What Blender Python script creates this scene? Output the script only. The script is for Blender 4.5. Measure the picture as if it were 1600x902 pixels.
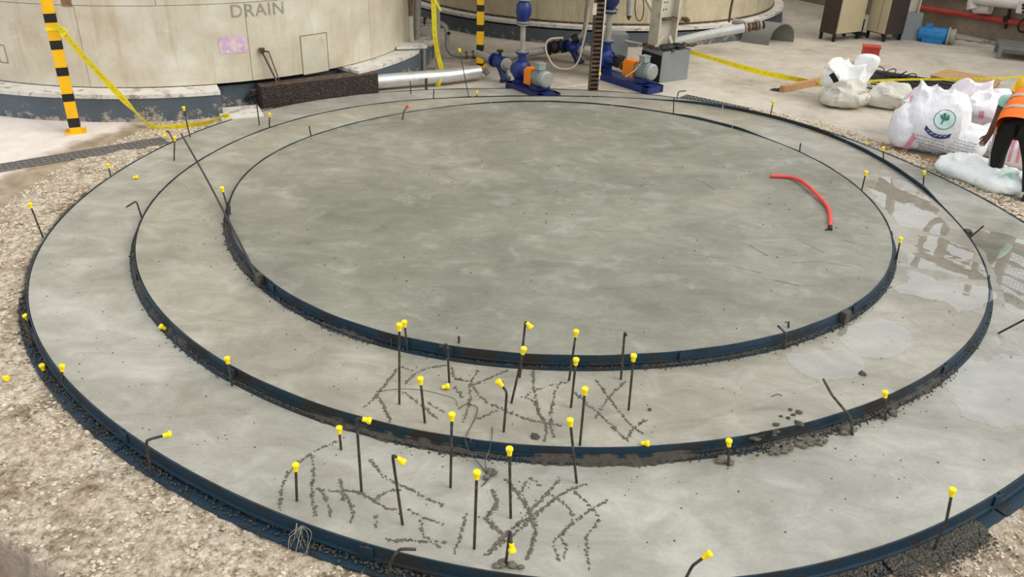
import bpy, math, random
from mathutils import Vector, Matrix, noise
from mathutils.bvhtree import BVHTree
random.seed(7)
for o in list(bpy.data.objects): bpy.data.objects.remove(o)
SC = bpy.context.scene
COL = SC.collection
PI = math.pi
# ------------------------------------------------------------------ camera
FPX = 1294.7
CAM = Vector((0, -7.4919, 3.0840))
_p, _y, _r = math.radians(28.34), math.radians(-3.015), math.radians(1.992)
FW = Vector((math.cos(_p)*math.sin(_y), math.cos(_p)*math.cos(_y), -math.sin(_p)))
_R = Vector((math.cos(_y), -math.sin(_y), 0)); _U = _R.cross(FW)
RT = math.cos(_r)*_R + math.sin(_r)*_U
UP = -math.sin(_r)*_R + math.cos(_r)*_U
cd = bpy.data.cameras.new('camera'); co = bpy.data.objects.new('camera', cd); COL.objects.link(co)
cd.sensor_width = 36; cd.lens = FPX/1600*36; cd.clip_end = 500
m3 = Matrix((RT, UP, -FW)).transposed(); co.matrix_world = Matrix.Translation(CAM) @ m3.to_4x4()
SC.camera = co
# ------------------------------------------------------------------ sky, sun, exposure
W = bpy.data.worlds.new('overcast'); SC.world = W; W.use_nodes = True
_bg = W.node_tree.nodes['Background']; _bg.inputs[0].default_value = (0.93, 0.96, 1.0, 1); _bg.inputs[1].default_value = 1.02
sd = bpy.data.lights.new('sun', 'SUN'); so = bpy.data.objects.new('sun', sd); COL.objects.link(so)
sd.energy = 1.75; sd.angle = math.radians(38); sd.color = (1.0, 0.95, 0.87)
so.rotation_euler = Vector((0.85, -0.22, 0.80)).to_track_quat('Z', 'Y').to_euler()
vs = SC.view_settings; vs.view_transform = 'Standard'; vs.look = 'None'; vs.gamma = 1; vs.use_curve_mapping = False
vs.exposure = 0.12
# ------------------------------------------------------------------ helpers
ZF = -0.035                      # yard level
def ray(px, py): return FW + (px-800)/FPX*RT - (py-451)/FPX*UP
def P(px, py, z=ZF):
    d = ray(px, py); return CAM + d*((z-CAM.z)/d.z)
def V(base, px, py, dd=0.0):     # point above a base point, on the upright plane through it
    h = Vector((base.x-CAM.x, base.y-CAM.y, 0)).normalized(); d = ray(px, py)
    return CAM + d*(((base-CAM).dot(h)+dd)/d.dot(h))
def HP(pt, n, px, py):           # point on a given plane
    d = ray(px, py); return CAM + d*((pt-CAM).dot(n)/d.dot(n))
def CY(px, py, c, R):            # point on an upright cylinder
    d = ray(px, py); ox, oy = CAM.x-c[0], CAM.y-c[1]
    a = d.x*d.x+d.y*d.y; b = ox*d.x+oy*d.y; cc = ox*ox+oy*oy-R*R
    return CAM + d*((-b-math.sqrt(max(b*b-a*cc, 0)))/a)
def srgb(r, g, b):
    f = lambda v: (v/255/12.92 if v/255 <= .04045 else ((v/255+.055)/1.055)**2.4)
    return (f(r), f(g), f(b), 1)
def sstep(a, b, x):
    t = min(1, max(0, (x-a)/(b-a))) if a != b else float(x > a); return t*t*(3-2*t)
def zmat(rz): return Matrix.Rotation(rz, 3, 'Z')
class MB:
    def __init__(s): s.v = []; s.f = []; s.uv = None
    def box(s, c, size, m=None, taper=1.0):
        c = Vector(c); n = len(s.v)
        for z in (-1, 1):
            t = taper if z > 0 else 1
            for x, y in ((-1, -1), (1, -1), (1, 1), (-1, 1)):
                q = Vector((x*size[0]/2*t, y*size[1]/2*t, z*size[2]/2))
                s.v.append(c + (m @ q if m else q))
        s.f += [tuple(n+i for i in q) for q in ((3, 2, 1, 0), (4, 5, 6, 7), (0, 1, 5, 4), (1, 2, 6, 5), (2, 3, 7, 6), (3, 0, 4, 7))]
        return s
    def tube(s, pts, r, seg=8, caps=True, sx=1.0):
        pts = [Vector(p) for p in pts]; k = len(pts)
        rr = r if isinstance(r, (list, tuple)) else [r]*k
        t0 = (pts[1]-pts[0]).normalized()
        u = t0.orthogonal().normalized(); n = len(s.v)
        if abs(t0.z) < .9: u = Vector((0, 0, 1)) - t0*t0.z; u.normalize()
        for i in range(k):
            t = (pts[min(i+1, k-1)]-pts[max(i-1, 0)])
            t = t.normalized() if t.length > 1e-9 else t0
            u = (u - t*u.dot(t)); u = u.normalized() if u.length > 1e-6 else t.orthogonal().normalized()
            w = t.cross(u)
            for j in range(seg):
                a = 2*PI*j/seg; s.v.append(pts[i] + (u*math.cos(a) + w*math.sin(a)*sx)*rr[i])
        for i in range(k-1):
            for j in range(seg):
                s.f.append((n+i*seg+j, n+i*seg+(j+1) % seg, n+(i+1)*seg+(j+1) % seg, n+(i+1)*seg+j))
        if caps:
            s.f.append(tuple(n+j for j in reversed(range(seg)))); s.f.append(tuple(n+(k-1)*seg+j for j in range(seg)))
        return s
    def cyl(s, a, b, r0, r1=None, seg=16): return s.tube([a, b], [r0, r0 if r1 is None else r1], seg)
    def lathe(s, prof, o, axis=(0, 0, 1), seg=20):
        ax = Vector(axis).normalized(); o = Vector(o)
        u = ax.orthogonal().normalized(); w = ax.cross(u); n = len(s.v); k = len(prof)
        for r, h in prof:
            for j in range(seg):
                a = 2*PI*j/seg; s.v.append(o + ax*h + (u*math.cos(a)+w*math.sin(a))*r)
        for i in range(k-1):
            for j in range(seg):
                s.f.append((n+i*seg+j, n+i*seg+(j+1) % seg, n+(i+1)*seg+(j+1) % seg, n+(i+1)*seg+j))
        s.f.append(tuple(n+j for j in reversed(range(seg)))); s.f.append(tuple(n+(k-1)*seg+j for j in range(seg)))
        return s
    def lump(s, c, r, sq=(1, 1, 1), jit=.35):
        n = len(s.v); g = (1+5**.5)/2; L = math.sqrt(1+g*g); rot = Matrix.Rotation(random.random()*6.28, 3, 'Z') @ Matrix.Rotation(random.random()*6.28, 3, 'X')
        for q in ICO_V:
            q = rot @ Vector(q); k = r*(1+random.uniform(-jit, jit)); s.v.append(Vector(c)+Vector((q.x*sq[0], q.y*sq[1], q.z*sq[2]))*k)
        s.f += [tuple(n+i for i in t) for t in ICO_F]
        return s
    def strip(s, rows, close=False):   # rows of equal length, quads between
        n = len(s.v); k = len(rows[0])
        for r_ in rows: s.v += [Vector(p) for p in r_]
        for i in range(len(rows)-1):
            for j in range(k-1+(1 if close else 0)):
                s.f.append((n+i*k+j, n+i*k+(j+1) % k, n+(i+1)*k+(j+1) % k, n+(i+1)*k+j))
        return s
    def done(s, name, mat, parent=None, loc=None, smooth=True):
        org = Vector(loc) if loc is not None else (parent_origin(parent) if parent else Vector((0, 0, 0)))
        me = bpy.data.meshes.new(name); me.from_pydata([tuple(v-org) for v in s.v], [], s.f)
        if s.uv:
            ul = me.uv_layers.new(name='UVMap'); 
            for lp in me.loops: ul.data[lp.index].uv = s.uv[lp.vertex_index]
        if smooth:
            me.polygons.foreach_set('use_smooth', [True]*len(me.polygons)); me.set_sharp_from_angle(angle=math.radians(38))
        me.update(); me.materials.append(mat)
        o = bpy.data.objects.new(name, me); COL.objects.link(o)
        if parent: o.parent = parent
        else: o.location = org
        return o
ICO_V = []; ICO_F = []
def _ico():
    g = (1+5**.5)/2; L = math.sqrt(1+g*g)
    for a, b in ((-1, g), (1, g), (-1, -g), (1, -g)): ICO_V.append((a/L, b/L, 0))
    for a, b in ((-1, g), (1, g), (-1, -g), (1, -g)): ICO_V.append((0, a/L, b/L))
    for a, b in ((-1, g), (1, g), (-1, -g), (1, -g)): ICO_V.append((b/L, 0, a/L))
    ICO_F.extend([(0, 11, 5), (0, 5, 1), (0, 1, 7), (0, 7, 10), (0, 10, 11), (1, 5, 9), (5, 11, 4), (11, 10, 2), (10, 7, 6), (7, 1, 8), (3, 9, 4), (3, 4, 2), (3, 2, 6), (3, 6, 8), (3, 8, 9), (4, 9, 5), (2, 4, 11), (6, 2, 10), (8, 6, 7), (9, 8, 1)])
_ico()
ORG = {}
def parent_origin(o):
    v = Vector((0, 0, 0))
    while o is not None: v = v + o.location; o = o.parent
    return v
def tag(o, label=None, cat=None, group=None, kind=None):
    if label: o['label'] = label
    if cat: o['category'] = cat
    if group: o['group'] = group
    if kind: o['kind'] = kind
    return o
def thing(name, label, cat, loc, group=None):
    o = bpy.data.objects.new(name, None); COL.objects.link(o); o.location = loc; o.empty_display_size = .1
    return tag(o, label, cat, group)
def struct(name, mb, mat, smooth=False, loc=None): return tag(mb.done(name, mat, None, loc, smooth), kind='structure')
def bez(pts, n=6):                # smooth a polyline
    pts = [Vector(p) for p in pts]; out = []
    q = [pts[0]*2-pts[1]]+pts+[pts[-1]*2-pts[-2]]
    for i in range(1, len(q)-2):
        for k in range(n):
            t = k/n; a, b, c, d = q[i-1], q[i], q[i+1], q[i+2]
            out.append(.5*((2*b)+(c-a)*t+(2*a-5*b+4*c-d)*t*t+(3*b-a-3*c+d)*t**3))
    out.append(pts[-1]); return out
# ------------------------------------------------------------------ materials
class NT:
    def __init__(s, name):
        s.m = bpy.data.materials.new(name); s.m.use_nodes = True; s.t = s.m.node_tree; s.n = s.t.nodes
        s.b = s.n['Principled BSDF']; s.tc = s.n.new('ShaderNodeTexCoord'); s.co = s.tc.outputs['Object']
    def link(s, a, b): s.t.links.new(a, b)
    def noise(s, scale, detail=6, rough=.6, co=None, dist=0):
        n = s.n.new('ShaderNodeTexNoise'); n.inputs['Scale'].default_value = scale; n.inputs['Detail'].default_value = detail
        n.inputs['Roughness'].default_value = rough; n.inputs['Distortion'].default_value = dist; s.link(co or s.co, n.inputs['Vector']); return n.outputs['Fac']
    def vor(s, scale, feat='F1', out='Distance', co=None):
        n = s.n.new('ShaderNodeTexVoronoi'); n.feature = feat; n.inputs['Scale'].default_value = scale; s.link(co or s.co, n.inputs['Vector']); return n.outputs[out]
    def stretch(s, sc, rot=(0, 0, 0), co=None):
        n = s.n.new('ShaderNodeMapping'); n.inputs['Scale'].default_value = sc; n.inputs['Rotation'].default_value = rot; s.link(co or s.co, n.inputs['Vector']); return n.outputs[0]
    def ramp(s, fac, stops, interp='LINEAR'):
        n = s.n.new('ShaderNodeValToRGB'); e = n.color_ramp.elements; n.color_ramp.interpolation = interp
        while len(e) < len(stops): e.new(.5)
        for k, (p_, c) in enumerate(stops):
            e[k].position = p_; e[k].color = c if isinstance(c, tuple) else (c, c, c, 1)
        s.link(fac, n.inputs[0]); return n.outputs[0]
    def mix(s, fac, a, b, mode='MIX'):
        n = s.n.new('ShaderNodeMix'); n.data_type = 'RGBA'; n.blend_type = mode
        for k, q in ((0, fac), (6, a), (7, b)):
            if hasattr(q, 'is_linked'): s.link(q, n.inputs[k])
            else: n.inputs[k].default_value = q
        return n.outputs[2]
    def math(s, op, a, b=0.0):
        n = s.n.new('ShaderNodeMath'); n.operation = op
        for k, q in ((0, a), (1, b)):
            if hasattr(q, 'is_linked'): s.link(q, n.inputs[k])
            else: n.inputs[k].default_value = q
        return n.outputs[0]
    def attr(s, name):
        n = s.n.new('ShaderNodeAttribute'); n.attribute_name = name; return n.outputs['Fac']
    def bump(s, h, strength=.3, dist=.01, prev=None):
        n = s.n.new('ShaderNodeBump'); n.inputs['Strength'].default_value = strength; n.inputs['Distance'].default_value = dist
        s.link(h, n.inputs['Height'])
        if prev: s.link(prev, n.inputs['Normal'])
        return n.outputs[0]
    def set(s, color=None, rough=None, metal=None, normal=None, spec=None):
        for key, q in (('Base Color', color), ('Roughness', rough), ('Metallic', metal), ('Normal', normal), ('Specular IOR Level', spec)):
            if q is None: continue
            if hasattr(q, 'is_linked'): s.link(q, s.b.inputs[key])
            else: s.b.inputs[key].default_value = q
        return s.m
def plain(name, c, rough=.5, metal=0, var=.25, scale=12, bump=.15, bscale=60, bdist=.004):
    t = NT(name); c = srgb(*c); d = tuple(v*(1-var) for v in c[:3])+(1,); h = tuple(min(1, v*(1+var*.5)) for v in c[:3])+(1,)
    n = t.noise(scale); col = t.ramp(n, [(.3, d), (.5, c), (.7, h)])
    return t.set(col, rough, metal, t.bump(t.noise(bscale), bump, bdist) if bump else None)
def worn(name, c, c2, thr=.55, scale=6, rough=.6, rough2=.8, metal=0, bump=.3, soft=.05, c3=None):
    t = NT(name); n = t.noise(scale, 8, .65); mk = t.ramp(n, [(thr-soft, 0.0), (thr+soft, 1.0)])
    base = t.ramp(t.noise(scale*.5+1.3, 5), [(.3, tuple(v*.8 for v in srgb(*c)[:3])+(1,)), (.7, srgb(*c))])
    sec = t.ramp(t.noise(scale*4), [(.3, tuple(v*.7 for v in srgb(*c2)[:3])+(1,)), (.7, srgb(*c2))])
    col = t.mix(mk, base, sec)
    ro = t.ramp(mk, [(0, rough), (1, rough2)])
    return t.set(col, ro, metal, t.bump(mk, bump, .004, t.bump(t.noise(scale*12), bump*.6, .003)))
def concrete(name, dark, mid, light, wet_axis, sc=1.0, rlo=.22, rhi=.6, fine=.35, arcs=False):
    t = NT(name)
    big = t.noise(.9*sc, 5, .6, dist=.6); st = t.noise(2.2*sc, 7, .65, co=t.stretch((1, 1.7, 1), (0, 0, .25)), dist=.8)
    sm = t.noise(38, 6, .7)
    f = t.math('ADD', t.math('MULTIPLY', big, .45), t.math('ADD', t.math('MULTIPLY', st, .42), t.math('MULTIPLY', sm, .13)))
    col = t.ramp(f, [(.36, srgb(*dark)), (.5, srgb(*mid)), (.62, srgb(*light))])
    sp = t.ramp(t.noise(130, 3, .6), [(.28, 0.0), (.36, 1.0)]); col = t.mix(t.math('MULTIPLY', t.math('SUBTRACT', 1.0, sp), .55), col, srgb(70, 68, 60))
    pale = t.ramp(t.noise(3.5, 7, .65, dist=.5), [(.54, 0.0), (.70, 1.0)]); col = t.mix(t.math('MULTIPLY', pale, .22), col, srgb(206, 204, 194))
    sx = t.n.new('ShaderNodeSeparateXYZ'); t.link(t.co, sx.inputs[0])
    # wetter towards the low right side of the pour
    w = t.math('ADD', t.math('MULTIPLY', sx.outputs[0], wet_axis), t.math('MULTIPLY', t.math('SUBTRACT', st, .5), 1.1))
    ro = t.ramp(w, [(.02, rhi), (.62, rlo)])
    ro2 = t.math('ADD', ro, t.math('MULTIPLY', t.math('SUBTRACT', sm, .5), .25))
    sw = t.noise(3.0, 4, .55, co=t.stretch((1, 3, 1), (0, 0, -.2)), dist=2.5)
    n1 = t.bump(sw, fine*.5, .02)
    if arcs:
        wv = t.n.new('ShaderNodeTexWave'); wv.wave_type = 'RINGS'; wv.rings_direction = 'Z'; wv.inputs['Scale'].default_value = .55; wv.inputs['Distortion'].default_value = 9; wv.inputs['Detail'].default_value = 3; wv.inputs['Detail Scale'].default_value = .8; t.link(t.co, wv.inputs['Vector']); n1 = t.bump(wv.outputs['Fac'], .12, .015, n1)
    n2 = t.bump(t.noise(75 if arcs else 55, 6, .7), fine, .005, n1)
    return t.set(col, ro2, 0, n2, .9)
M = {}
M['disc'] = concrete('concrete_disc', (106, 105, 90), (128, 126, 111), (150, 147, 132), .07, 1.0, .3, .58, .8, True)
M['mid'] = concrete('concrete_mid', (122, 117, 101), (147, 142, 126), (170, 165, 149), .24, 1.2, .10, .5, .3)
M['low'] = concrete('concrete_low', (128, 125, 111), (153, 150, 137), (178, 175, 163), .22, 1.1, .10, .5, .3)
M['form'] = worn('form_paint', (12, 46, 64), (34, 32, 28), .57, 5, .5, .75, 0, .5, .05)
M['form2'] = worn('form_paint_mud', (13, 44, 58), (38, 35, 30), .51, 4, .5, .8, 0, .6, .06)
M['mud'] = plain('wet_mortar', (64, 60, 51), .55, 0, .45, 30, .5, 90)
M['crumb'] = plain('mortar_crumb', (96, 92, 80), .6, 0, .5, 25, .4, 90)
M['rebar'] = worn('rebar_steel', (62, 58, 53), (104, 92, 78), .55, 30, .55, .8, .35)
M['cap'] = plain('yellow_cap_plastic', (250, 222, 0), .38, 0, .12, 20, .05)
M['capred'] = plain('red_cap_plastic', (214, 66, 60), .45, 0, .2, 20, .05)
M['hose'] = plain('red_hose', (224, 74, 62), .4, 0, .12, 20, .1)
M['wire'] = plain('tie_wire', (84, 80, 72), .45, .6, .3, 20, .1)
M['wirepale'] = plain('tie_wire_pale', (150, 144, 130), .5, .4, .3, 20, .1)
M['yellow'] = plain('yellow_paint', (238, 182, 4), .42, 0, .12, 6, .08, 30)
M['black'] = plain('black_paint', (22, 21, 20), .45, 0, .4, 10, .1)
M['steelpipe'] = plain('galvanised', (150, 148, 142), .45, .35, .25, 10, .15)
M['greypipe'] = plain('grey_paint', (150, 146, 134), .5, 0, .22, 9, .1)
M['clad'] = plain('aluminium_lagging', (206, 206, 202), .34, .55, .15, 5, .15, 25)
M['pumpblue'] = plain('blue_enamel', (16, 42, 106), .35, 0, .35, 14, .15)
M['darkblue'] = plain('dark_blue_enamel', (20, 34, 92), .45, 0, .35, 14, .15)
M['orange'] = plain('orange_guard', (236, 130, 8), .45, 0, .15, 8, .1)
M['motorgrey'] = plain('grey_green_motor', (142, 152, 148), .45, .1, .2, 12, .1)
M['rust'] = worn('rusty_brown', (76, 60, 48), (120, 92, 70), .55, 14, .8, .8)
M['rubber'] = plain('black_rubber', (24, 23, 24), .6, 0, .3, 12, .2)
M['cream'] = worn('cream_steel', (206, 198, 176), (168, 154, 126), .62, 4, .5, .6, 0, .15, .08)
M['greyblock'] = worn('grey_painted_concrete', (132, 138, 138), (160, 152, 136), .66, 6, .6, .8, 0, .3, .06)
M['brass'] = plain('old_brass', (116, 98, 74), .5, .5, .35, 20, .2)
M['whitehose'] = plain('white_hose', (214, 202, 182), .5, 0, .12, 8, .05)
M['cabdark'] = plain('dark_brown_sheet', (58, 48, 42), .5, 0, .15, 4, .05)
M['cabcream'] = plain('beige_sheet', (184, 170, 138), .5, 0, .1, 3, .05)
M['wood'] = None
M['greysheet'] = plain('grey_sheet', (122, 122, 115), .5, .2, .15, 5, .1)
M['motorblue'] = plain('bright_blue', (24, 118, 178), .45, 0, .2, 8, .1)
M['redpipe'] = plain('red_pipe', (172, 60, 50), .5, 0, .2, 6, .1)
M['whitepipe'] = plain('white_pipe', (214, 206, 198), .5, 0, .1, 6, .1)
M['redcan'] = plain('red_can', (186, 64, 44), .5, 0, .25, 6, .15)
M['skin'] = plain('skin', (98, 62, 44), .5, 0, .15, 10, .1)
M['vest'] = plain('orange_vest', (255, 118, 28), .7, 0, .12, 8, .2, 30, .006)
M['band'] = plain('reflective_band', (188, 172, 158), .4, .2, .1, 8, .05)
M['shirt'] = plain('aqua_shirt', (170, 226, 218), .8, 0, .1, 8, .2, 30, .006)
M['trouser'] = plain('black_trousers', (8, 8, 9), .85, 0, .3, 8, .3, 25, .008)
M['hat'] = plain('yellow_helmet', (250, 196, 6), .3, 0, .08, 8, .02)
M['shoe'] = plain('dark_shoe', (34, 30, 28), .6, 0, .2, 8, .1)
M['inkblue'] = plain('blue_print', (52, 58, 122), .7, 0, .3, 20, 0)
M['inkgreen'] = plain('green_print', (44, 120, 96), .7, 0, .2, 20, 0)
M['inkpale'] = plain('pale_print', (206, 232, 228), .7, 0, .05, 20, 0)
M['inkgrey'] = plain('grey_print', (140, 144, 160), .8, 0, .3, 20, 0)
M['inkpink'] = plain('pink_print', (226, 150, 168), .8, 0, .2, 12, 0)
M['stencil'] = worn('stencil_paint', (150, 146, 128), (188, 180, 160), .62, 12, .6, .7, 0, .1, .08)
M['notice'] = worn('faded_notice', (202, 170, 206), (236, 206, 206), .5, 14, .5, .5, 0, .05, .1)
M['gantry'] = plain('gantry_steel', (128, 116, 96), .6, 0, .2, 3, .1)
M['grate'] = plain('grate_iron', (120, 116, 112), .6, .3, .3, 14, .2)
M['hole'] = plain('drain_dark', (24, 22, 20), .9, 0, .3, 14, .1)
def wood(name, a, b):
    t = NT(name); n = t.noise(3, 6, .6, co=t.stretch((3, 22, 22)), dist=.4)
    return t.set(t.ramp(n, [(.3, srgb(*a)), (.7, srgb(*b))]), .7, 0, t.bump(n, .3, .003))
M['wood'] = wood('pine', (150, 104, 66), (204, 160, 112)); M['slatwood'] = wood('slat_wood', (184, 146, 94), (222, 188, 136)); M['darkwood'] = wood('old_board', (110, 78, 54), (158, 120, 88))
def mat_bitumen():
    t = NT('rusted_bitumen'); n = t.noise(26, 8, .75); v = t.vor(40)
    col = t.ramp(n, [(.42, srgb(26, 22, 19)), (.55, srgb(52, 42, 35)), (.66, srgb(96, 70, 52)), (.74, srgb(128, 98, 74))])
    return t.set(col, .7, 0, t.bump(t.math('ADD', n, v), .9, .012))
M['bitumen'] = mat_bitumen()
def mat_tank(name, a, b, stain, warm):
    t = NT(name); n = t.noise(1.6, 7, .65); st = t.noise(3, 6, .65, co=t.stretch((2.4, 2.4, .35)))
    col = t.ramp(n, [(.3, srgb(*b)), (.55, srgb(*a)), (.75, srgb(*warm))])
    mk = t.ramp(st, [(.52, 0.0), (.72, 1.0)]); col = t.mix(t.math('MULTIPLY', mk, .55), col, srgb(*stain))
    sp = t.ramp(t.noise(17, 9, .75, dist=.5), [(.64, 0.0), (.7, 1.0)]); col = t.mix(t.math('MULTIPLY', sp, .45), col, srgb(118, 104, 84))
    wh = t.ramp(t.noise(6, 6, .7, co=t.stretch((1, 1, 2)), dist=1), [(.6, 0.0), (.7, 1.0)]); col = t.mix(t.math('MULTIPLY', wh, .35), col, srgb(232, 230, 222))
    return t.set(col, .48, .1, t.bump(t.noise(4, 5), .25, .03, t.bump(t.noise(60), .15, .003)))
M['tank'] = mat_tank('tank_cladding', (208, 200, 180), (188, 176, 150), (176, 156, 122), (224, 220, 208))
M['tank2'] = mat_tank('tank_shell', (204, 192, 160), (180, 166, 134), (140, 122, 94), (216, 208, 184))
M['dark'] = plain('dark_gap', (40, 34, 28), .9, 0, .3, 8, 0)
def mat_plinth(name, blue, bare, thr):
    t = NT(name); n = t.math('ADD', t.math('MULTIPLY', t.noise(3.4, 9, .75, dist=.6), .6), t.math('MULTIPLY', t.noise(13, 8, .75), .4)); sx = t.n.new('ShaderNodeSeparateXYZ'); t.link(t.co, sx.inputs[0])
    f = t.math('ADD', n, t.math('MULTIPLY', t.math('SUBTRACT', sx.outputs[2], .15), -.45)); mk = t.ramp(f, [(thr-.015, 0.0), (thr+.015, 1.0)])
    bl = t.ramp(t.noise(2.2, 5), [(.3, tuple(v*.75 for v in srgb(*blue)[:3])+(1,)), (.7, srgb(*blue))])
    ba = t.ramp(t.noise(14, 7, .7), [(.3, tuple(v*.65 for v in srgb(*bare)[:3])+(1,)), (.7, srgb(*bare))])
    return t.set(t.mix(mk, bl, ba), .65, 0, t.bump(mk, .4, .006, t.bump(t.noise(40, 8), .4, .006)))
M['plinth'] = mat_plinth('plinth_paint', (86, 97, 106), (176, 166, 150), .56)
M['plinth2'] = mat_plinth('plinth_paint_grey', (82, 90, 94), (150, 142, 126), .56)
M['ledge'] = worn('white_ledge', (222, 216, 206), (170, 160, 144), .58, 7, .7, .8, 0, .4, .04)
def mat_sack(name, base, tint, amt):
    t = NT(name); n = t.noise(9, 6, .6, dist=1); col = t.ramp(n, [(.3, tuple(v*.88 for v in srgb(*base)[:3])+(1,)), (.6, srgb(*base))])
    mk = t.ramp(t.noise(4, 4, .6), [(.56, 0.0), (.66, 1.0)]); col = t.mix(t.math('MULTIPLY', mk, amt), col, srgb(*tint))
    return t.set(col, .6, 0, t.bump(t.noise(9, 4, .5, co=t.stretch((1.6, 1.6, .8)), dist=1.0), .45, .03))
M['sack'] = mat_sack('woven_sack', (240, 239, 242), (236, 196, 206), .14)
M['sackpink'] = mat_sack('woven_sack_pink', (240, 235, 239), (230, 168, 184), .42)
M['sackgreen'] = mat_sack('woven_sack_green', (242, 245, 242), (120, 210, 180), .8)
M['sackwhite'] = mat_sack('plastic_sack', (238, 238, 235), (170, 164, 150), .4)
M['sackdirty'] = mat_sack('dirty_sack', (206, 202, 188), (128, 120, 102), .6)
def mat_tape():
    t = NT('barrier_tape'); uv = t.tc.outputs['UV']; sx = t.n.new('ShaderNodeSeparateXYZ'); t.link(uv, sx.inputs[0])
    br = t.noise(26, 2, .5, co=t.stretch((1.6, .35, 1), co=uv)); band = t.math('MULTIPLY', t.math('GREATER_THAN', sx.outputs[1], .3), t.math('LESS_THAN', sx.outputs[1], .7))
    long = t.noise(1.6, 2, .5, co=t.stretch((1, 0, 1), co=uv))
    mk = t.math('MULTIPLY', t.math('MULTIPLY', t.math('GREATER_THAN', br, .54), band), t.math('GREATER_THAN', long, .5))
    col = t.mix(t.math('MULTIPLY', mk, .75), srgb(240, 222, 30), srgb(70, 62, 10))
    m = t.set(col, .4, 0, None); t.b.inputs['Subsurface Weight'].default_value = 0; return m
M['tape'] = mat_tape()
def mat_water():
    m = bpy.data.materials.new('water_film'); m.use_nodes = True; t = m.node_tree; n = t.nodes; n.clear()
    out = n.new('ShaderNodeOutputMaterial'); mx = n.new('ShaderNodeMixShader'); tr = n.new('ShaderNodeBsdfTransparent'); gl = n.new('ShaderNodeBsdfGlossy'); fr = n.new('ShaderNodeFresnel')
    ge = n.new('ShaderNodeNewGeometry'); mr = n.new('ShaderNodeMapRange'); mr.inputs[3].default_value = 2.3; mr.inputs[4].default_value = 1/2.3; t.links.new(ge.outputs['Backfacing'], mr.inputs[0]); t.links.new(mr.outputs[0], fr.inputs[0]); gl.inputs['Roughness'].default_value = .012; tr.inputs[0].default_value = (.96, .955, .94, 1); gl.inputs[0].default_value = (1, 1, 1, 1)
    nz = n.new('ShaderNodeTexNoise'); nz.inputs['Scale'].default_value = 3; bp = n.new('ShaderNodeBump'); bp.inputs['Strength'].default_value = .04; bp.inputs['Distance'].default_value = .02
    t.links.new(nz.outputs[0], bp.inputs['Height']); t.links.new(bp.outputs[0], gl.inputs['Normal'])
    t.links.new(fr.outputs[0], mx.inputs[0]); t.links.new(tr.outputs[0], mx.inputs[1]); t.links.new(gl.outputs[0], mx.inputs[2]); t.links.new(mx.outputs[0], out.inputs[0]); return m
M['water'] = mat_water()
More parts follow.
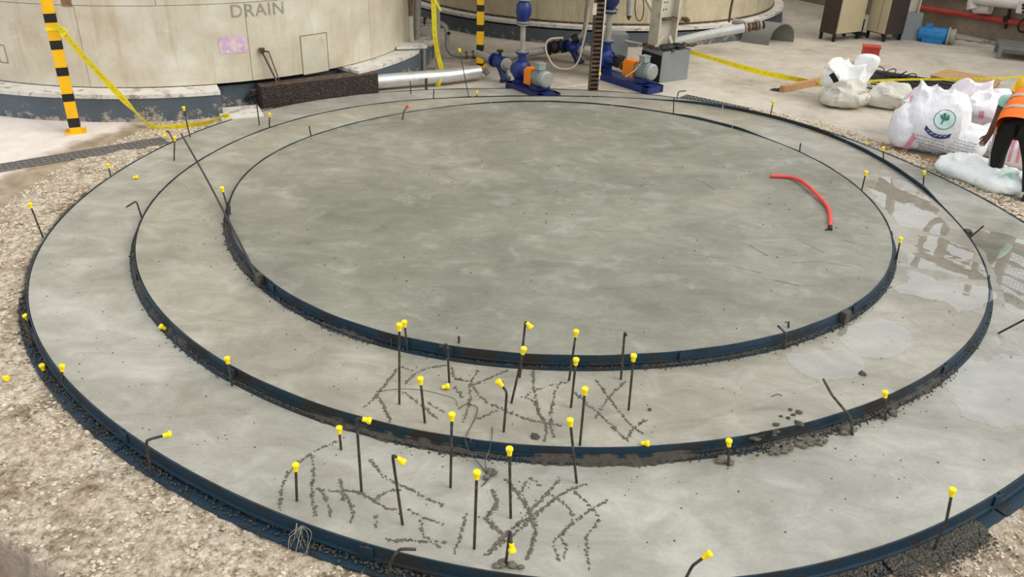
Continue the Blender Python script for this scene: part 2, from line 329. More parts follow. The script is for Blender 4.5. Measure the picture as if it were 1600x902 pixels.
def mat_floor():
    t = NT('yard_ground'); ro = t.attr('rough'); sa = t.attr('sand'); pit = t.attr('pit'); lit = t.attr('sunlit')
    n1 = t.noise(.7, 8, .65, dist=.8); n2 = t.noise(5, 8, .7); n3 = t.noise(45, 6, .7)
    f = t.math('ADD', t.math('MULTIPLY', n1, .5), t.math('ADD', t.math('MULTIPLY', n2, .35), t.math('MULTIPLY', n3, .15)))
    smooth = t.ramp(f, [(.34, srgb(148, 138, 122)), (.47, srgb(184, 174, 158)), (.62, srgb(206, 196, 180))])
    st = t.ramp(t.noise(1.8, 8, .7, co=t.stretch((1, 2.5, 1), (0, 0, .3)), dist=1.5), [(.56, 0.0), (.72, 1.0)]); smooth = t.mix(t.math('MULTIPLY', st, .4), smooth, srgb(120, 108, 94))
    pale = t.ramp(f, [(.36, srgb(208, 196, 186)), (.6, srgb(236, 226, 218))]); smooth = t.mix(lit, smooth, pale)  # paler mix paints the brighter light on the left yard into its colour
    chip = t.vor(24, 'F1', 'Color'); cb = t.n.new('ShaderNodeSeparateColor'); t.link(chip, cb.inputs[0])
    g = t.math('ADD', t.math('MULTIPLY', t.noise(22, 10, .72), .65), t.math('ADD', t.math('MULTIPLY', t.noise(60, 6, .75), .3), t.math('MULTIPLY', n1, .12)))
    rc = t.ramp(g, [(.40, srgb(100, 84, 68)), (.47, srgb(160, 142, 118)), (.54, srgb(202, 186, 160)), (.62, srgb(230, 220, 202))])
    pk = t.ramp(t.noise(2.4, 5, .6), [(.5, 0.0), (.68, 1.0)]); rc = t.mix(t.math('MULTIPLY', pk, .35), rc, srgb(196, 166, 148))
    gy = t.ramp(t.noise(1.3, 6, .6, dist=1), [(.52, 0.0), (.62, 1.0)]); rc = t.mix(t.math('MULTIPLY', gy, .35), rc, srgb(176, 166, 146))
    br = t.ramp(t.noise(1.9, 7, .68), [(.50, 0.0), (.64, 1.0)]); rc = t.mix(t.math('MULTIPLY', br, .8), rc, srgb(150, 130, 106), 'MULTIPLY')
    pits = t.ramp(t.noise(34, 5, .7), [(.3, 1.0), (.40, 0.0)]); rc = t.mix(t.math('MULTIPLY', pits, .8), rc, srgb(64, 54, 46))
    sc = t.ramp(n2, [(.35, srgb(134, 118, 96)), (.65, srgb(176, 160, 136))])
    col = t.mix(sa, t.mix(ro, smooth, rc), sc)
    oil = t.ramp(t.math('ADD', t.attr('oil'), t.math('MULTIPLY', t.math('SUBTRACT', n1, .5), 1.6)), [(.35, 0.0), (.75, 1.0)]); col = t.mix(t.math('MULTIPLY', oil, .6), col, srgb(112, 96, 80))
    md = t.attr('mud'); mm = t.ramp(t.math('ADD', md, t.math('MULTIPLY', t.math('SUBTRACT', n2, .5), 1.2)), [(.45, 0.0), (.62, 1.0)])
    col = t.mix(t.math('MULTIPLY', mm, .85), col, srgb(70, 62, 54))
    pc = t.ramp(n2, [(.35, srgb(92, 76, 66)), (.65, srgb(140, 120, 104))]); col = t.mix(pit, col, pc)
    h = t.math('MULTIPLY', t.math('ADD', t.noise(22, 10, .72), t.math('MULTIPLY', t.vor(45), .4)), ro)
    nb = t.bump(h, .9, .03, t.bump(n3, .25, .004))
    return t.set(col, t.ramp(n2, [(.3, .55), (.7, .85)]), 0, nb, .35)
M['floor'] = mat_floor()
# ------------------------------------------------------------------ tier outlines (hand-set, not quite round)
Z1, Z2 = 0.172, 0.0857
OUT = {1: ((0, 0), [2.9813, 0.0246, -0.0244, 0.014, 0.0401, -0.013, -0.0175, 0.0045, -0.0128, -0.0108, 0.0068]),
       2: ((.0015, -.0055), [3.7548, 0.0706, -0.0112, 0.026, 0.0995, -0.0582, 0.0587, -0.0506, -0.0284, 0.0002, -0.0293]),
       3: ((.0432, -.1124), [4.4817, -0.0289, -0.0179, 0.0214, -0.0295, -0.0168, 0.0266, -0.0036, -0.0311, 0.0397, -0.0437])}
def rad(k, a):
    w = OUT[k][1]; r = w[0]
    for i in range(1, 6): r += w[2*i-1]*math.cos(i*a)+w[2*i]*math.sin(i*a)
    return r
def rim(k, a, off=0.0, z=0.0):
    c = OUT[k][0]; r = rad(k, a)+off; return Vector((c[0]+r*math.cos(a), c[1]+r*math.sin(a), z))
def ang(k, pt): c = OUT[k][0]; return math.atan2(pt.y-c[1], pt.x-c[0])
PITA, PITB = Vector((-2.7394, -4.5239)), Vector((-2.2688, -4.7900))
def gz(x, y): return ZF - .082*sstep(.5, 3.0, -y)
# ------------------------------------------------------------------ ground
def build_floor():
    NA = 1300; rows = [-.10]; d = -.03; st = .018
    while d < 2.0: rows.append(d); d += st; st = min(st*1.02, .05)
    while d < 60: rows.append(d); d += st; st *= 1.22
    WT = [(-180, .55), (-165, .7), (-150, 1.6), (-135, 4), (-30, 4), (-12, 1.0), (0, .42), (15, .34), (40, .27), (50, .14), (60, .04), (120, .04), (135, .12), (150, .33), (160, .5), (170, .6), (180, .55)]
    def wid(a):
        for (a0, w0), (a1, w1) in zip(WT, WT[1:]):
            if a0 <= a <= a1: return w0+(w1-w0)*(a-a0)/(a1-a0)
        return .3
    v = []; at = {k: [] for k in ('rough', 'sand', 'pit', 'sunlit', 'mud', 'oil')}
    pn = Vector((-(PITB-PITA).y, (PITB-PITA).x)).normalized()
    if pn.dot(Vector((-1, -1))) < 0: pn = -pn
    c = OUT[3][0]
    for d in rows:
        for j in range(NA):
            a = -PI+2*PI*j/NA; p = rim(3, a, d); x, y = p.x, p.y; deg = math.degrees(a)
            n = noise.fractal((x*2.3, y*2.3, 0), .9, 2, 4) if d < 5 else 0
            w = wid(deg); r = 1-sstep(w-.10, w+.08, d+n*.14)
            r = max(r, 0)
            sand = (1-sstep(w+.3, w+.6, d+n*.2))*(1-r)*sstep(138, 152, abs(deg)) if d < 3 and (deg > 138 or deg < -150) else 0
            z = gz(x, y)
            if r > .01:
                amp = .012+.022*sstep(.1, .6, d)
                if 0 <= deg <= 58: amp = .035
                h = noise.hetero_terrain((x*5, y*5, 3.1), .7, 2.1, 5, .5)*.5
                z += r*(amp*(h-.35) + .016*noise.noise((x*16, y*16, 1)))
                if 0 <= deg <= 58: z += r*.028
            if d < .12: z = min(z, -.012-.0*d) if deg > 0 else min(z, gz(x, y)+.012)
            s = (Vector((x, y))-PITA).dot(pn)+.05*noise.noise((x*7, y*7, 5)) if d > .15 else -1
            pit = sstep(-.01, .09, s); z -= .16*pit + (.03*noise.noise((x*9, y*9, 2)) if pit > .5 else 0)
            mud = (1-sstep(.02, .17, d))*.8 if -178 < deg < -8 else 0
            v.append((x, y, z)); at['rough'].append(r*(1-pit)); at['sand'].append(sand); at['pit'].append(pit); at['mud'].append(mud); at['oil'].append(max(0, 1-math.hypot((x+.2)/2.6, (y-6.0)/1.9)))
            at['sunlit'].append(sstep(-2.6, -4.2, x)*.85)  # mask for the painted light: yard gets paler towards the left
    f = []
    for i in range(len(rows)-1):
        for j in range(NA):
            k = (j+1) % NA; f.append((i*NA+j, (i+1)*NA+j, (i+1)*NA+k, i*NA+k))
    me = bpy.data.meshes.new('floor'); me.from_pydata(v, [], f)
    for k, q in at.items(): me.attributes.new(k, 'FLOAT', 'POINT').data.foreach_set('value', q)
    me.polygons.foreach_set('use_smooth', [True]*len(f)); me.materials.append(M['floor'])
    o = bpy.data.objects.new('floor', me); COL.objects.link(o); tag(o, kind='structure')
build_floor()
# ------------------------------------------------------------------ concrete tiers
def tier(k, kin, ztop, zbot, mat, label):
    NA = 360; b = MB(); rows = []
    outer = [rim(k, 2*PI*j/NA) for j in range(NA)]
    fr = [1, .985, .9, .7, .45, .2, .0]
    def inner(j): return rim(kin, 2*PI*j/NA, -.06) if kin else Vector((0, 0, 0))
    rows.append([Vector((p.x, p.y, zbot)) for p in outer])
    for q in fr:
        if not kin and q == 0: q = .02
        row = []
        for j in range(NA):
            i = inner(j); p = i.lerp(outer[j], q); row.append(Vector((p.x, p.y, ztop + (.0025*noise.noise((p.x*2, p.y*2, k)) if 0 < q < .98 else 0))))
        rows.append(row)
    if kin: rows.append([Vector((p.x, p.y, zbot)) for p in rows[-1]])
    b.strip(rows, True)
    if not kin: n = len(b.v); b.f.append(tuple(range(n-NA, n)))
    else:
        n = len(b.v)
        for j in range(NA): b.f.append((j, (j+1) % NA, n-NA+(j+1) % NA, n-NA+j)[::-1])
    o = b.done('concrete_tier', mat); tag(o, label, 'concrete slab'); return o
tier(3, 2, 0, -.16, M['low'], 'lowest and widest ring of freshly poured grey concrete')
tier(2, 1, Z2, 0, M['mid'], 'middle step of wet grey concrete between the two blue forms')
tier(1, None, Z1, Z2, M['disc'], 'top round disc of wet grey concrete with a red hose on it')
# ------------------------------------------------------------------ steel forms, segment by segment
def form(k, ztop, zbot, nseg, fl, label, mats, ph=0.0):
    root = thing('steel_formwork', label, 'formwork', (OUT[k][0][0], OUT[k][0][1], zbot))
    for s in range(nseg):
        a0 = ph+2*PI*s/nseg; a1 = ph+2*PI*(s+1)/nseg-.0035; n = 28; jit = random.uniform(0, .006)
        rows = []
        h = ztop-zbot
        prof = [(.000, zbot), (.000, ztop+.006), (.008, ztop+.006), (.008, zbot+h*.42), (.022, zbot+h*.40), (.022, zbot+h*.32), (.009, zbot+h*.28), (.009, zbot+.012), (fl, zbot+.010), (fl, zbot), (.000, zbot)]
        for i in range(n+1):
            a = a0+(a1-a0)*i/n; dg = (math.degrees(a)+180) % 360-180
            lift = {1: .022*sstep(38, 46, dg)*(1-sstep(58, 66, dg))+.008*sstep(60, 70, dg)*(1-sstep(105, 120, dg)), 2: .030*sstep(2, 12, dg)*(1-sstep(60, 75, dg))+.006*sstep(75, 90, dg)*(1-sstep(105, 120, dg)), 3: 0}[k]
            rows.append([rim(k, a, .003+jit+d*(1+lift*25 if z > ztop else 1), z+.0015*math.sin(a*40)+(lift if z > ztop else 0)) for d, z in prof])
        b = MB(); b.strip(rows)
        m = len(prof); b.f.append(tuple(range(m-1))); b.f.append(tuple(reversed(range(len(b.v)-m, len(b.v)-1))))
        b.done('form_segment', mats[s % len(mats)], root, None, True)
        # joint plate between two segments
        j = MB(); p = rim(k, a1+.0017, .016+jit, zbot+h*.5); j.box(p, (.016, .07, h*.9), zmat(a1)); j.done('joint_plate', mats[(s+1) % len(mats)], root)
    return root
F1 = form(1, Z1, Z2, 12, .05, 'blue steel form ring around the top concrete disc', [M['form'], M['form'], M['form2']], .31)
F2 = form(2, Z2, 0.0, 14, .05, 'blue steel form ring around the middle concrete step', [M['form'], M['form2']], .12)
form(3, 0.0, -.112, 16, .085, 'blue steel form ring around the outermost concrete edge', [M['form'], M['form'], M['form2']], .2)
for fr_, k_, px_, py_, z_, zz_ in ((F1, 1, 1328, 492, Z1, Z2), (F2, 2, 1497, 361, Z2, 0), (F1, 1, 407, 430, Z1, Z2)):
    a_ = ang(k_, P(px_, py_, z_)); b = MB(); b.box(rim(k_, a_, .035, (z_+zz_)/2+.01), (.05, .07, z_-zz_+.01), zmat(a_)); b.done('form_clamp', M['mud'], fr_)
# mortar crumbs spilled along the forms
def crumbs(label, items, mat, name='mortar_crumbs'):
    b = MB()
    for c, r, sq in items: b.lump(c, r, sq)
    return tag(b.done(name, mat, None, None, False), label, 'mortar', kind='stuff')
def along(k, z, segs):
    it = []
    for px0, py0, px1, py1, n, spread, r in segs:
        a0, a1 = ang(k, P(px0, py0, z)), ang(k, P(px1, py1, z))
        if a1 < a0: a1 += 2*PI
        for _ in range(n*2):
            a = random.uniform(a0, a1); d = .01+abs(random.gauss(0, spread*.8)); q = r*random.uniform(.3, 1.1)*(1-min(.6, d*4))
            it.append((rim(k, a, d, z+q*.35+(.010 if d < (.085 if k == 3 else .05) else 0)), q, (1, 1, .7)))
    return it
crumbs('dark mortar crumbs along the foot of the top disc form', along(1, Z2, [(362, 340, 408, 440, 240, .03, .013), (408, 440, 520, 505, 120, .03, .011), (515, 500, 590, 530, 260, .035, .012), (590, 530, 1000, 570, 160, .02, .008), (1000, 570, 1250, 540, 420, .03, .010), (1230, 540, 1350, 490, 260, .03, .011), (1340, 480, 1400, 400, 160, .025, .010)]), M['mud'])
crumbs('dark mortar crumbs along the foot of the middle form', along(2, 0, [(205, 380, 235, 480, 260, .025, .012), (235, 480, 350, 590, 330, .03, .012), (350, 590, 600, 690, 420, .02, .010), (600, 690, 800, 720, 520, .03, .012), (800, 720, 1150, 715, 500, .025, .009), (1150, 710, 1340, 670, 420, .04, .014), (1340, 670, 1500, 580, 420, .035, .012), (1500, 580, 1560, 460, 220, .02, .009)]), M['mud'])
crumbs('dark mortar crumbs and mud along the outermost form', along(3, -.105, [(40, 420, 60, 540, 420, .05, .013), (60, 540, 200, 690, 170, .06, .011), (200, 690, 480, 850, 150, .06, .010), (480, 850, 800, 915, 160, .05, .012), (1150, 920, 1370, 880, 500, .06, .016), (1380, 880, 1520, 815, 1500, .10, .019)]), M['mud'])
# fillets of wet mortar pressed against the forms
M['fillet'] = plain('mortar_fillet', (68, 62, 51), .6, 0, .5, 22, 1.0, 70, .015)
def fillet(k, z, p0_, p1_, w, h, label, seed):
    a0, a1 = ang(k, P(p0_[0], p0_[1], z)), ang(k, P(p1_[0], p1_[1], z))
    if a1 < a0: a1 += 2*PI
    n = int((a1-a0)*rad(k, a0)/.012); b = MB(); rows = []
    for i in range(n+1):
        a = a0+(a1-a0)*i/n; e = min(1, i/12, (n-i)/12); q = noise.noise((a*30, seed, 0))*.5+noise.noise((a*90, seed, 2))*.4
        ww = (w*.75*(1+q*.8)+.008)*max(e, .12); hh = h*(1+noise.noise((a*50, seed, 5))*.7)*max(e, .1)
        rows.append([rim(k, a, .008, z-.004), rim(k, a, .008, z+.008+hh), rim(k, a, .012+ww*.35, z+.006+hh*(.75+.3*noise.noise((a*140, 1, seed)))), rim(k, a, .012+ww*.7, z+.003+hh*(.45+.35*noise.noise((a*160, 3, seed)))), rim(k, a, .02+ww, z-.004)])
    b.strip(rows); return tag(b.done('mortar_fillet', M['fillet'], None, None, True), label, 'mortar', kind='stuff')
fillet(2, 0, (470, 640), (800, 725), .045, .03, 'brown mortar fillet along the middle form, left of the wires', 1.1)
fillet(2, 0, (790, 722), (1110, 718), .06, .036, 'brown mortar fillet along the middle form, front centre', 2.3)
fillet(2, 0, (1180, 706), (1320, 680), .05, .02, 'pale mortar fillet along the middle form, right front', 3.7)
fillet(2, 0, (1370, 655), (1490, 590), .05, .03, 'mortar fillet along the middle form, right bend', 4.9)
fillet(2, 0, (205, 390), (300, 560), .04, .035, 'dark mortar fillet along the left of the middle form', 5.5)
fillet(1, Z2, (362, 345), (408, 438), .05, .03, 'dark mortar fillet at the left of the top disc form', 6.1)
fillet(1, Z2, (520, 505), (585, 530), .045, .03, 'mortar fillet on the left front of the top disc form', 7.3)
fillet(1, Z2, (1000, 572), (1330, 500), .03, .014, 'thin mortar fillet on the right front of the top disc form', 8.8)
fillet(3, -.11, (1250, 905), (1370, 882), .10, .018, 'dark mud bank outside the outermost form at bottom right, near part', 9.4)
fillet(3, -.11, (1400, 872), (1530, 812), .13, .022, 'dark mud bank outside the outermost form at bottom right, far part', 9.9)
# rope-like ridges of disturbed mortar
def ridges(lines, z, label, mat=None):
    b = MB()
    for ln in lines:
        pts = bez([P(x, y, z) for x, y in ln], 14); L = 0
        for i in range(len(pts)-1):
            n = max(1, int((pts[i+1]-pts[i]).length/.0042))
            for q in range(n):
                c = pts[i].lerp(pts[i+1], q/n)+Vector((random.gauss(0, .0045), random.gauss(0, .0045), 0)); r = random.uniform(.0025, .0068)*(1.6 if random.random() < .05 else 1)
                if random.random() < .75: b.lump(c+Vector((0, 0, r*.2)), r, (1.2, 1.2, .8))
    return tag(b.done('mortar_ridge', mat or M['crumb'], None, None, False), label, 'mortar', kind='stuff')
za = lambda x, y: (400+x/3.433, 640+y/3.433); zb = lambda x, y: (740+x/3.433, 640+y/3.433); zc = lambda x, y: (560+x/3.433, 480+y/3.433)
LA = [[(440, 170), (290, 240), (170, 350), (140, 440), (130, 540)], [(300, 240), (310, 340), (300, 430), (320, 580)], [(330, 420), (370, 438), (520, 440), (620, 480), (700, 530), (760, 540)], [(610, 270), (700, 370), (830, 430), (900, 470), (1010, 520)], [(810, 530), (900, 580), (1020, 620)], [(1270, 430), (1290, 510), (1240, 590), (1320, 670)], [(1380, 420), (1460, 540), (1500, 610), (1480, 720), (1450, 820)], [(1600, 420), (1480, 540), (1380, 640), (1250, 780)], [(1600, 480), (1480, 590), (1300, 740)], [(1130, 560), (1090, 700), (1060, 780)], [(450, 370), (470, 500)], [(640, 560), (650, 640)], [(890, 600), (900, 680), (1030, 720)], [(360, 440), (390, 520), (400, 570)], [(700, 700), (900, 710), (1000, 740)], [(480, 460), (520, 540), (510, 610)], [(640, 480), (700, 440), (790, 430)]]
LB = [[(610, 400), (520, 430), (400, 510), (300, 580), (200, 650), (60, 780)], [(470, 370), (380, 460), (290, 560)], [(400, 450), (500, 520), (530, 570), (510, 630), (440, 700), (440, 770), (470, 820)], [(540, 440), (630, 520), (670, 590), (610, 680), (610, 780), (620, 870)], [(715, 485), (600, 560), (500, 640), (470, 690), (500, 740), (480, 810)], [(180, 380), (280, 490), (310, 590), (330, 660), (290, 810)], [(350, 410), (300, 370), (250, 450)], [(100, 430), (125, 520), (90, 590), (160, 680)]]
LC = [[(30, 540), (100, 470), (210, 330)], [(100, 470), (150, 560), (170, 620)], [(250, 460), (330, 520), (420, 600)], [(370, 510), (460, 570)], [(250, 410), (340, 340), (480, 310)], [(500, 320), (520, 380), (600, 400)], [(640, 340), (600, 420), (600, 500), (560, 620)], [(800, 340), (660, 400), (620, 430), (680, 500), (780, 550), (900, 600), (1100, 640)], [(940, 340), (940, 430), (970, 560), (1010, 640), (1000, 720)], [(1130, 400), (1000, 430), (890, 480)], [(880, 480), (940, 510), (980, 600)], [(1270, 390), (1340, 480), (1400, 560), (1480, 650), (1530, 680)], [(1430, 400), (1340, 490), (1270, 600)], [(1220, 520), (1300, 580), (1400, 680), (1450, 720)], [(1550, 600), (1470, 660), (1440, 720)], [(1050, 480), (1030, 600), (1050, 700)], [(1090, 400), (1040, 480)], [(640, 600), (740, 560)], [(1160, 460), (1230, 520)], [(230, 320), (300, 345)], [(520, 430), (560, 490)]]
ridges([[za(*q) for q in l] for l in LA], .001, 'crumbly mortar ridges at the left of the lowest ring front')
ridges([[zb(*q) for q in l] for l in LB], .001, 'curving mortar ridges crossing at the middle of the lowest ring front')
ridges([[zc(*q) for q in l] for l in LC], Z2+.001, 'web of crumbly mortar ridges on the middle step front')
b = MB()
for ln in ([(1246, 374), (1287, 395)], [(1315, 375), (1338, 381)], [(1237, 411), (1280, 409), (1330, 417)], [(1170, 383), (1200, 400)], [(1140, 415), (1190, 427)], [(1210, 438), (1248, 447)], [(1190, 378), (1212, 380)], [(1095, 283), (1116, 296)], [(1150, 356), (1172, 357)], [(880, 292), (893, 289)]): b.tube(bez([P(x, y, Z1) for x, y in ln], 5), .0016, 5)
tag(b.done('trowel_scratches', M['mud'], None, None, True), 'fine dark scratches in the top disc around the red hose', 'scratches', kind='stuff')
# loose lumps lying on the steps
it = []
for x, y, r in [(1180, 686, .02), (1214, 675, .018), (1212, 663, .014), (1232, 653, .011), (1240, 648, .010), (1249, 662, .022), (1248, 644, .018), (1235, 640, .009), (1220, 650, .009), (1210, 680, .012), (1348, 584, .02), (835, 682, .02), (1015, 640, .01)]: it.append((P(x, y, Z2+.005), r*1.2, (1.3, 1, .6)))
crumbs('loose dark mortar lumps scattered on the middle step', it, M['mud'], 'mortar_lumps')
it = []
for x, y, r in [(1322, 670, .045), (1317, 676, .03), (1130, 716, .04), (1140, 722, .03), (1125, 720, .03), (1228, 700, .03), (1250, 694, .03), (1265, 690, .035), (1210, 705, .03), (1383, 650, .03), (1395, 646, .03), (770, 740, .03), (765, 735, .025), (760, 745, .025), (785, 880, .03), (800, 883, .025), (775, 884, .02), (815, 886, .018)]: it.append((P(x, y, .012), r*.9, (1.3, 1, .7)))
for _ in range(60):
    q = P(random.uniform(1190, 1300), random.uniform(688, 705), 0); a = ang(2, q); it.append((rim(2, a, random.uniform(.03, .12), .012), random.uniform(.008, .02), (1.2, 1, .8)))
crumbs('pale mortar clumps stuck against the front of the middle form', it, M['crumb'], 'mortar_lumps')
it = []
for _ in range(170):
    a = random.uniform(-2.9, -.2); d = random.uniform(.04, .68); p = rim(2, a, d, .002); it.append((p, random.uniform(.002, .006), (1, 1, .6)))
for _ in range(120):
    a = random.uniform(-3.1, .1); d = random.uniform(.04, .7); p = rim(1, a, d, Z2+.002); it.append((p, random.uniform(.002, .006), (1, 1, .6)))
for _ in range(130):
    a = random.uniform(0, 6.28); r = 2.9*math.sqrt(random.random()); it.append((Vector((r*math.cos(a), r*math.sin(a), Z1+.002)), random.uniform(.002, .007), (1.3, 1, .6)))
crumbs('tiny specks of grit sprinkled over all three concrete steps', it, M['mud'], 'grit')
# broken concrete edging on the far right
it = []
for _ in range(3000):
    a = math.radians(random.uniform(3, 57)); w = .30 if a < .8 else .16
    d = .03+random.random()**1.3*w; r = random.uniform(.005, .016)*(1.5 if random.random() < .06 else 1); it.append((rim(3, a, d, -.006+random.uniform(-.01, .01)), r, (1.3, 1.2, .6)))
M['rubble'] = plain('broken_concrete', (200, 186, 164), .85, 0, .55, 22, .5, 70, .008)
crumbs('pale broken concrete edging between the lowest ring and the sacks', it, M['rubble'], 'concrete_rubble')
it = []
for _ in range(9000):
    a = math.radians(random.uniform(150, 262)); d = .09+random.random()*(.6 if a < 3.4 else 1.2); p = rim(3, a, d)
    if (Vector((p.x, p.y))-PITA).dot(Vector((-.4924, -.8704))) > 0: continue
    it.append((Vector((p.x, p.y, gz(p.x, p.y)+.002)), random.uniform(.003, .012)*(1.6 if random.random() < .04 else 1), (1.4, 1.2, .6)))
for _ in range(2500):
    a = math.radians(random.uniform(290, 345)); d = .12+random.random()*.6; p = rim(3, a, d)
    it.append((Vector((p.x, p.y, gz(p.x, p.y)+.004)), random.uniform(.003, .011), (1.3, 1.1, .7)))
crumbs('beige stone chips strewn on the rough ground around the outermost form', it, M['rubble'], 'stone_chips')
# ------------------------------------------------------------------ rebar pins and their caps
def ribbed(b, pts, r):
    P2 = []; R2 = []
    for i in range(len(pts)-1):
        L = (pts[i+1]-pts[i]).length; n = max(1, int(L/.007))
        for k in range(n): P2.append(pts[i].lerp(pts[i+1], k/n)); R2.append(r*(1.09 if len(P2) % 2 else .93))
    P2.append(pts[-1]); R2.append(r); b.tube(P2, R2, 7)
def cap_mesh(b, p, d, s=1.0):
    d = d.normalized()
    b.lathe([(.0105*s, -.030*s), (.0125*s, -.028*s), (.0135*s, -.004*s), (.0185*s, .000), (.0195*s, .013*s), (.0165*s, .017*s), (.006*s, .0175*s)], p, d, 14)
ZL = {3: 0.0, 2: Z2, 1: Z1, 'g': None}
def pin(lev, pix, label, cap=True, r=.0074, dd=None, col='cap', round_=True, dz=0.0, capdir=None):
    bx, by = pix[0]
    if lev == 'g':
        q = P(bx, by, -.1); base = P(bx, by, gz(q.x, q.y))
    else: base = P(bx, by, ZL[lev]+dz)
    pts = [base]
    for i, (x, y) in enumerate(pix[1:]): pts.append(V(base, x, y, (dd[i] if dd else 0)))
    if len(pts) > 2 and round_:
        out = [pts[0]]
        for i in range(1, len(pts)-1):
            a, b_, c = pts[i-1], pts[i], pts[i+1]; l = min(.03, (a-b_).length*.45, (c-b_).length*.45)
            p0 = b_+(a-b_).normalized()*l; p1 = b_+(c-b_).normalized()*l
            out += [p0, p0.lerp(b_, .6).lerp(p1.lerp(b_, .6), .3), p0.lerp(b_, .6).lerp(p1.lerp(b_, .6), .7), p1]
        pts = out+[pts[-1]]
    d = (pts[-1]-pts[-2]).normalized()
    low = base-(pts[1]-pts[0]).normalized()*.015
    bent = len(pix) > 2
    name = 'bent_rebar' if bent else 'rebar_pin'
    if not cap:
        b = MB(); ribbed(b, [low]+pts[1:], r); o = b.done(name, M['rebar'], None, base); return tag(o, label, 'rebar', 'uncapped rebar stubs')
    t = thing(name, label, 'rebar', base, 'capped rebar pins')
    b = MB(); ribbed(b, [low]+pts[1:], r); b.done('bar', M['rebar'], t)
    b = MB(); cap_mesh(b, pts[-1], d if capdir is None else capdir); o = b.done('cap', M[col], t); 
    o['label'] = 'red plastic cap' if col == 'capred' else 'yellow plastic cap'
    return t
def loose_cap(px, py, z, label, d=(1, .3, .15)):
    b = MB(); p = P(px, py, z+.019); cap_mesh(b, p, Vector(d)); return tag(b.done('safety_cap', M['cap'], None, p-Vector((0, 0, .019))), label, 'rebar cap', 'loose yellow caps')
# lowest ring, front
pin(3, [(464, 783), (462, 729)], 'short yellow capped pin, leftmost on the front of the lowest ring')
pin(3, [(533, 703), (530, 671)], 'shortest yellow capped pin on the lowest ring, close to the middle form')
pin(3, [(565, 769), (557, 653), (575, 657)], 'tall pin with its capped tip bent sideways in front of the middle form', dd=[0, -.01])
pin(3, [(629, 820), (613, 710), (628, 721)], 'ribbed pin with its capped tip bent down to the right, lowest ring', dd=[0, -.02])
pin(3, [(704, 762), (706, 650)], 'tall straight capped pin between the bent ribbed pin and the tie wire')
pin(3, [(741, 858), (745, 741)], 'tall capped pin nearest the front edge, left of the crossing mortar ridges')
pin(3, [(798, 810), (796, 704)], 'tall capped pin standing at the crossing mortar ridges')
pin(3, [(790, 884), (797, 828), (800, 858)], 'short pin hooked over so its cap hangs down at the bottom edge', dd=[0, -.03])
pin(3, [(901, 755), (891, 659)], 'slightly leaning capped pin rising across the middle form, right of the ridges')
pin(3, [(1066, 915), (1082, 884), (1106, 867)], 'bent capped bar curving up at the bottom edge of the picture', dd=[0, .02])
pin('g', [(1456, 866), (1478, 818), (1488, 768)], 'curved capped bar standing in dark mud outside the outermost form, bottom right')
pin('g', [(237, 745), (228, 688), (263, 679)], 'crank-shaped capped bar beside the outermost form, bottom left', dd=[0, 0], r=.008)
pin('g', [(606, 908), (612, 874), (624, 858), (650, 859)], 'ribbed uncapped bar bent over the outermost form at the bottom edge', cap=False, r=.008)
pin(3, [(97, 590), (97, 574)], 'stubby capped pin just inside the outermost form on the left')
pin('g', [(55, 548), (28, 484)], 'bare bar leaning outwards at the left edge of the outermost form', cap=False)
pin('g', [(52, 509), (40, 495)], 'short capped pin leaning against the outside of the left form')
pin('g', [(70, 584), (66, 573)], 'short capped pin standing outside the form left of the stubby one')
pin('g', [(54, 405), (66, 400)], 'low capped pin beside the pale blue edge on the far left', dd=[0])
pin('g', [(67, 371), (47, 320)], 'tall capped pin leaning left outside the pale blue form edge')
pin('g', [(174, 281), (169, 258)], 'short capped pin on the sandy edge near the left drain grate')
pin(3, [(222, 342), (213, 314), (197, 324)], 'small bare hook of rebar at the left of the middle form', cap=False)
pin(3, [(272, 251), (273, 216)], 'capped pin standing at the upper left edge of the lowest ring')
pin('g', [(272, 222), (262, 203), (258, 211)], 'bent capped bar beside the tip of the long loose bar')
pin('g', [(298, 219), (287, 169)], 'tall thin capped pin in front of the yellow barrier tape')
pin(2, [(358, 332), (347, 295)], 'capped pin on the middle step just left of the top disc')
pin(2, [(360, 350), (359, 322)], 'short bare stub touching the left edge of the top disc', cap=False)
pin(3, [(363, 603), (355, 562)], 'capped pin standing against the middle form on the left front')
pin(3, [(264, 517), (253, 511)], 'very short capped pin leaning against the left of the middle form')
pin(3, [(421, 203), (421, 179)], 'capped pin on the far left of the lowest ring in front of the black trough')
pin('g', [(406, 200), (401, 162)], 'bare bar beside the left end of the black trough', cap=False)
pin(2, [(486, 212), (483, 197)], 'bare stub at the far left rim of the top disc', cap=False)
pin(1, [(629, 187), (631, 174), (636, 167)], 'short stub with a red cap on the far left of the top disc', col='capred')
pin(3, [(642, 147), (641, 127)], 'bare stub in front of the silver pipe', cap=False)
pin(3, [(677, 158), (678, 139)], 'bare stub under the end of the hanging yellow tape', cap=False)
pin(3, [(734, 160), (718, 78)], 'very tall thin capped bar leaning left in front of the silver pipe', r=.006)
pin(3, [(745, 153), (745, 144)], 'low capped pin on the far edge beneath the striped post')
pin(2, [(1052, 181), (1053, 152)], 'bare upright bar on the far right edge of the top disc', cap=False)
pin('g', [(1057, 159), (1060, 143), (1072, 142)], 'bare bar with its top bent right at the far edge by the grate', cap=False)
pin('g', [(1203, 184), (1208, 160)], 'pale capped pin by the right end of the far drain grate')
pin(2, [(1249, 239), (1251, 224)], 'bare stub on the far right rim of the top disc', cap=False)
pin(2, [(1345, 303), (1353, 270)], 'capped pin in the puddle at the right of the top disc')
pin(3, [(1381, 264), (1380, 232)], 'capped bar between the middle form and the emblem sack')
pin(3, [(1442, 299), (1444, 269)], 'capped bar on the far right ring, nearest the green and white sack')
loose_cap(1355, 224, -.02, 'yellow cap lying on the broken concrete edging by the sacks')
